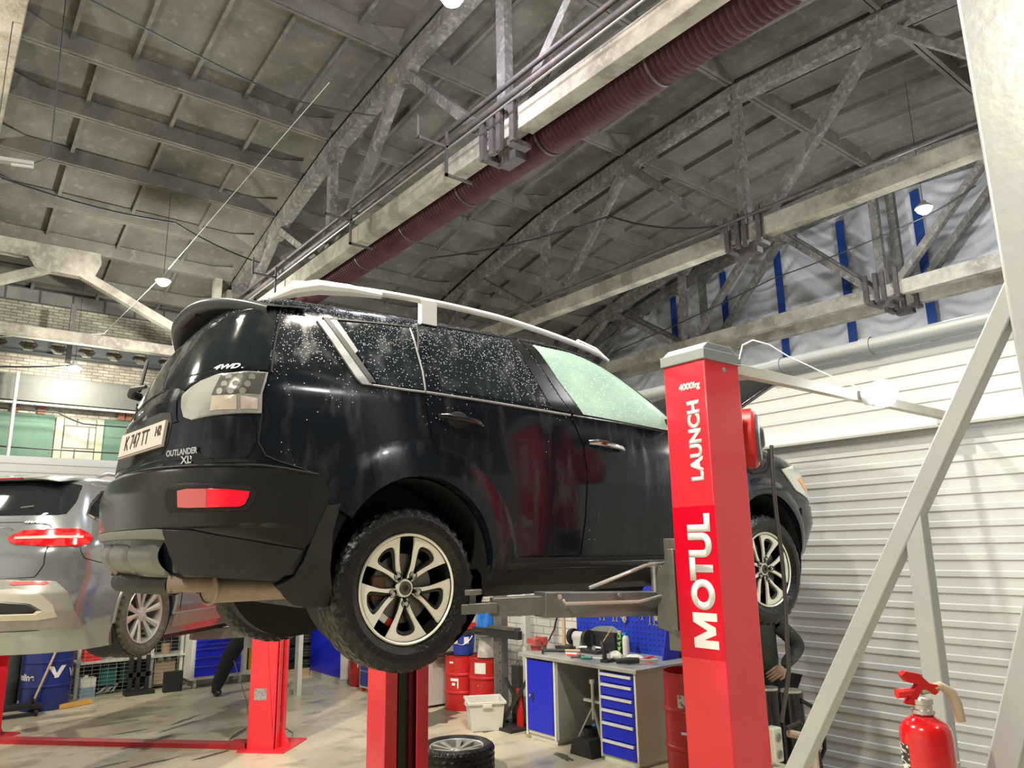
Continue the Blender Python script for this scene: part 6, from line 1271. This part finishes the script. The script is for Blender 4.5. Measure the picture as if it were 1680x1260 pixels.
jacket = M('dark_green_jacket', (.045,.05,.042), .7, n=[(9,.5,.7,(.10,.105,.095),4)], bump=(14,.9))
P1 = thing('person','person in a dark shiny jacket bending behind the red column, below the front wheel','person',(5.1,3.42,0))
hx, hy = 5.0, 3.35
J = {'pel':((0,0,.93),(.15,.12)),'sp':((-.02,.06,1.12),(.155,.125)),'ch':((-.04,.16,1.32),(.18,.14)),'nk':((-.05,.25,1.44),(.065,.065)),
 'sl':((-.20,.12,1.36),(.07,.07)),'el':((-.26,.22,1.12),(.052,.052)),'wl':((-.20,.42,1.02),(.034,.034)),
 'sr':((.12,.04,1.36),(.07,.07)),'er':((.20,-.15,1.14),(.062,.062)),'wr':((-.07,-.17,1.03),(.038,.038)),
 'hl':((-.1,.02,.86),(.10,.10)),'kl':((-.11,.05,.50),(.068,.068)),'al':((-.11,.0,.09),(.045,.045)),'tl':((-.17,.10,.045),(.042,.035)),
 'hr':((.1,-.02,.86),(.10,.10)),'kr':((.12,.0,.50),(.068,.068)),'ar':((.13,-.05,.09),(.045,.045)),'tr':((.08,.06,.045),(.042,.035))}
Ej = [('pel','sp'),('sp','ch'),('ch','nk'),('ch','sl'),('sl','el'),('el','wl'),('ch','sr'),('sr','er'),('er','wr')]
Ek = [('pel','hl'),('hl','kl'),('kl','al'),('al','tl'),('pel','hr'),('hr','kr'),('kr','ar'),('ar','tr')]
figure({k: J[k] for k in ('pel','sp','ch','nk','sl','el','wl','sr','er','wr')}, Ej, 'pel', 'jacket', jacket, P1)
figure({k: J[k] for k in ('pel','hl','kl','al','tl','hr','kr','ar','tr')}, Ek, 'pel', 'trousers', cloth_black, P1)
head(P1, (-.06,.36,1.53), (-.3,.9,-.35)); hand(P1, (-.07,-.17,1.03), (-.9,.1,-.35), (-.2,-.9,.5)); hand(P1, (-.20,.42,1.02), (-.2,1,-.2), (0,0,1))
P2 = thing('person','person in black work clothes leaning behind the left red column by the blue cart','person',(3.95,11.1,0))
J = {'pel':((.10,.0,.92),(.14,.12)),'sp':((.14,.05,1.12),(.145,.12)),'ch':((.18,.12,1.32),(.17,.13)),'nk':((.20,.16,1.46),(.06,.06)),
 'sl':((.0,.10,1.38),(.062,.062)),'el':((-.05,.22,1.12),(.05,.05)),'wl':((.05,.40,1.0),(.033,.033)),'sr':((.36,.10,1.38),(.062,.062)),'er':((.44,.20,1.12),(.05,.05)),'wr':((.36,.40,1.02),(.033,.033)),
 'hl':((-.02,.0,.86),(.13,.12)),'kl':((-.27,-.05,.50),(.115,.115)),'al':((-.42,-.06,.14),(.085,.085)),'tl':((-.47,-.17,.05),(.055,.04)),
 'hr':((.20,.0,.86),(.095,.095)),'kr':((.42,.0,.48),(.068,.068)),'ar':((.50,.05,.09),(.048,.048)),'tr':((.54,-.06,.045),(.045,.036))}
figure({k: J[k] for k in ('pel','sp','ch','nk','sl','el','wl','sr','er','wr')}, Ej, 'pel', 'jacket', cloth_black, P2)
figure({k: J[k] for k in ('pel','hl','kl','al','tl','hr','kr','ar','tr')}, Ek, 'pel', 'trousers', cloth_black, P2)
head(P2, (.21,.22,1.57), (0,1,-.1)); hand(P2, (.05,.40,1.0), (0,1,-.2), (0,0,1)); hand(P2, (.36,.40,1.02), (0,1,-.2), (0,0,1))
for P_, fx in ((P2, ((-.44,-.06),(.51,.04))), (P1, ((-.13,.02),(.11,-.02)))):
    for bx_, by_ in fx: MB().ball((bx_, by_-.05 if P_ is P2 else by_+.05, .05), (.055,.135,.05), 14, 8).cyl((bx_,by_,.04),(bx_,by_,.16),.055,14).build('boot', black_gloss, P_)
# black twin cylinder unit with looped hose behind the red column
t = thing('oil_drain_unit','black twin cylinder unit with a looped hose between the red column and the grey strut','machine',(4.75,3.1,0))
MB().cyl((4.68,3.16,.30),(4.68,3.16,.93),.07,24).build('cylinder', black_gloss, t, True); MB().cyl((4.86,3.10,.35),(4.86,3.10,.90),.075,24).build('cylinder', black_gloss, t, True)
MB().cyl((4.68,3.16,.93),(4.68,3.16,.945),.066,24).cyl((4.86,3.10,.90),(4.86,3.10,.915),.07,24).build('cap', zinc, t, True)
MB().tube([(4.84,3.02,.86),(4.90,2.98,.82),(4.97,2.95,.70),(4.96,2.95,.55),(4.88,2.97,.45),(4.76,3.0,.42)], .014, 10).build('hose', black_gloss, t, True)
MB().box(4.55,5.0,2.98,3.3,.04,.32).build('base', black_plastic, t, True)
for x in (4.6,4.95): MB().cyl((x,3.0,.04),(x,3.03,.04),.04,14).build('caster', black_plastic, t, True)
item('hose_bundle','tangled pale hose end and cables below the double socket','hose',[('hose',MB().tube([(4.40,2.85,.75),(4.5,2.8,.72),(4.55,2.78,.62),(4.5,2.75,.52),(4.4,2.76,.45),(4.42,2.8,0)],.025,10),M('pale_tan_rubber',(.45,.36,.27),.5)),('cable',MB().tube([(4.38,2.85,.78),(4.5,2.83,.80),(4.6,2.8,.7),(4.62,2.78,.5),(4.5,2.8,0)],.014,8),black_plastic)])
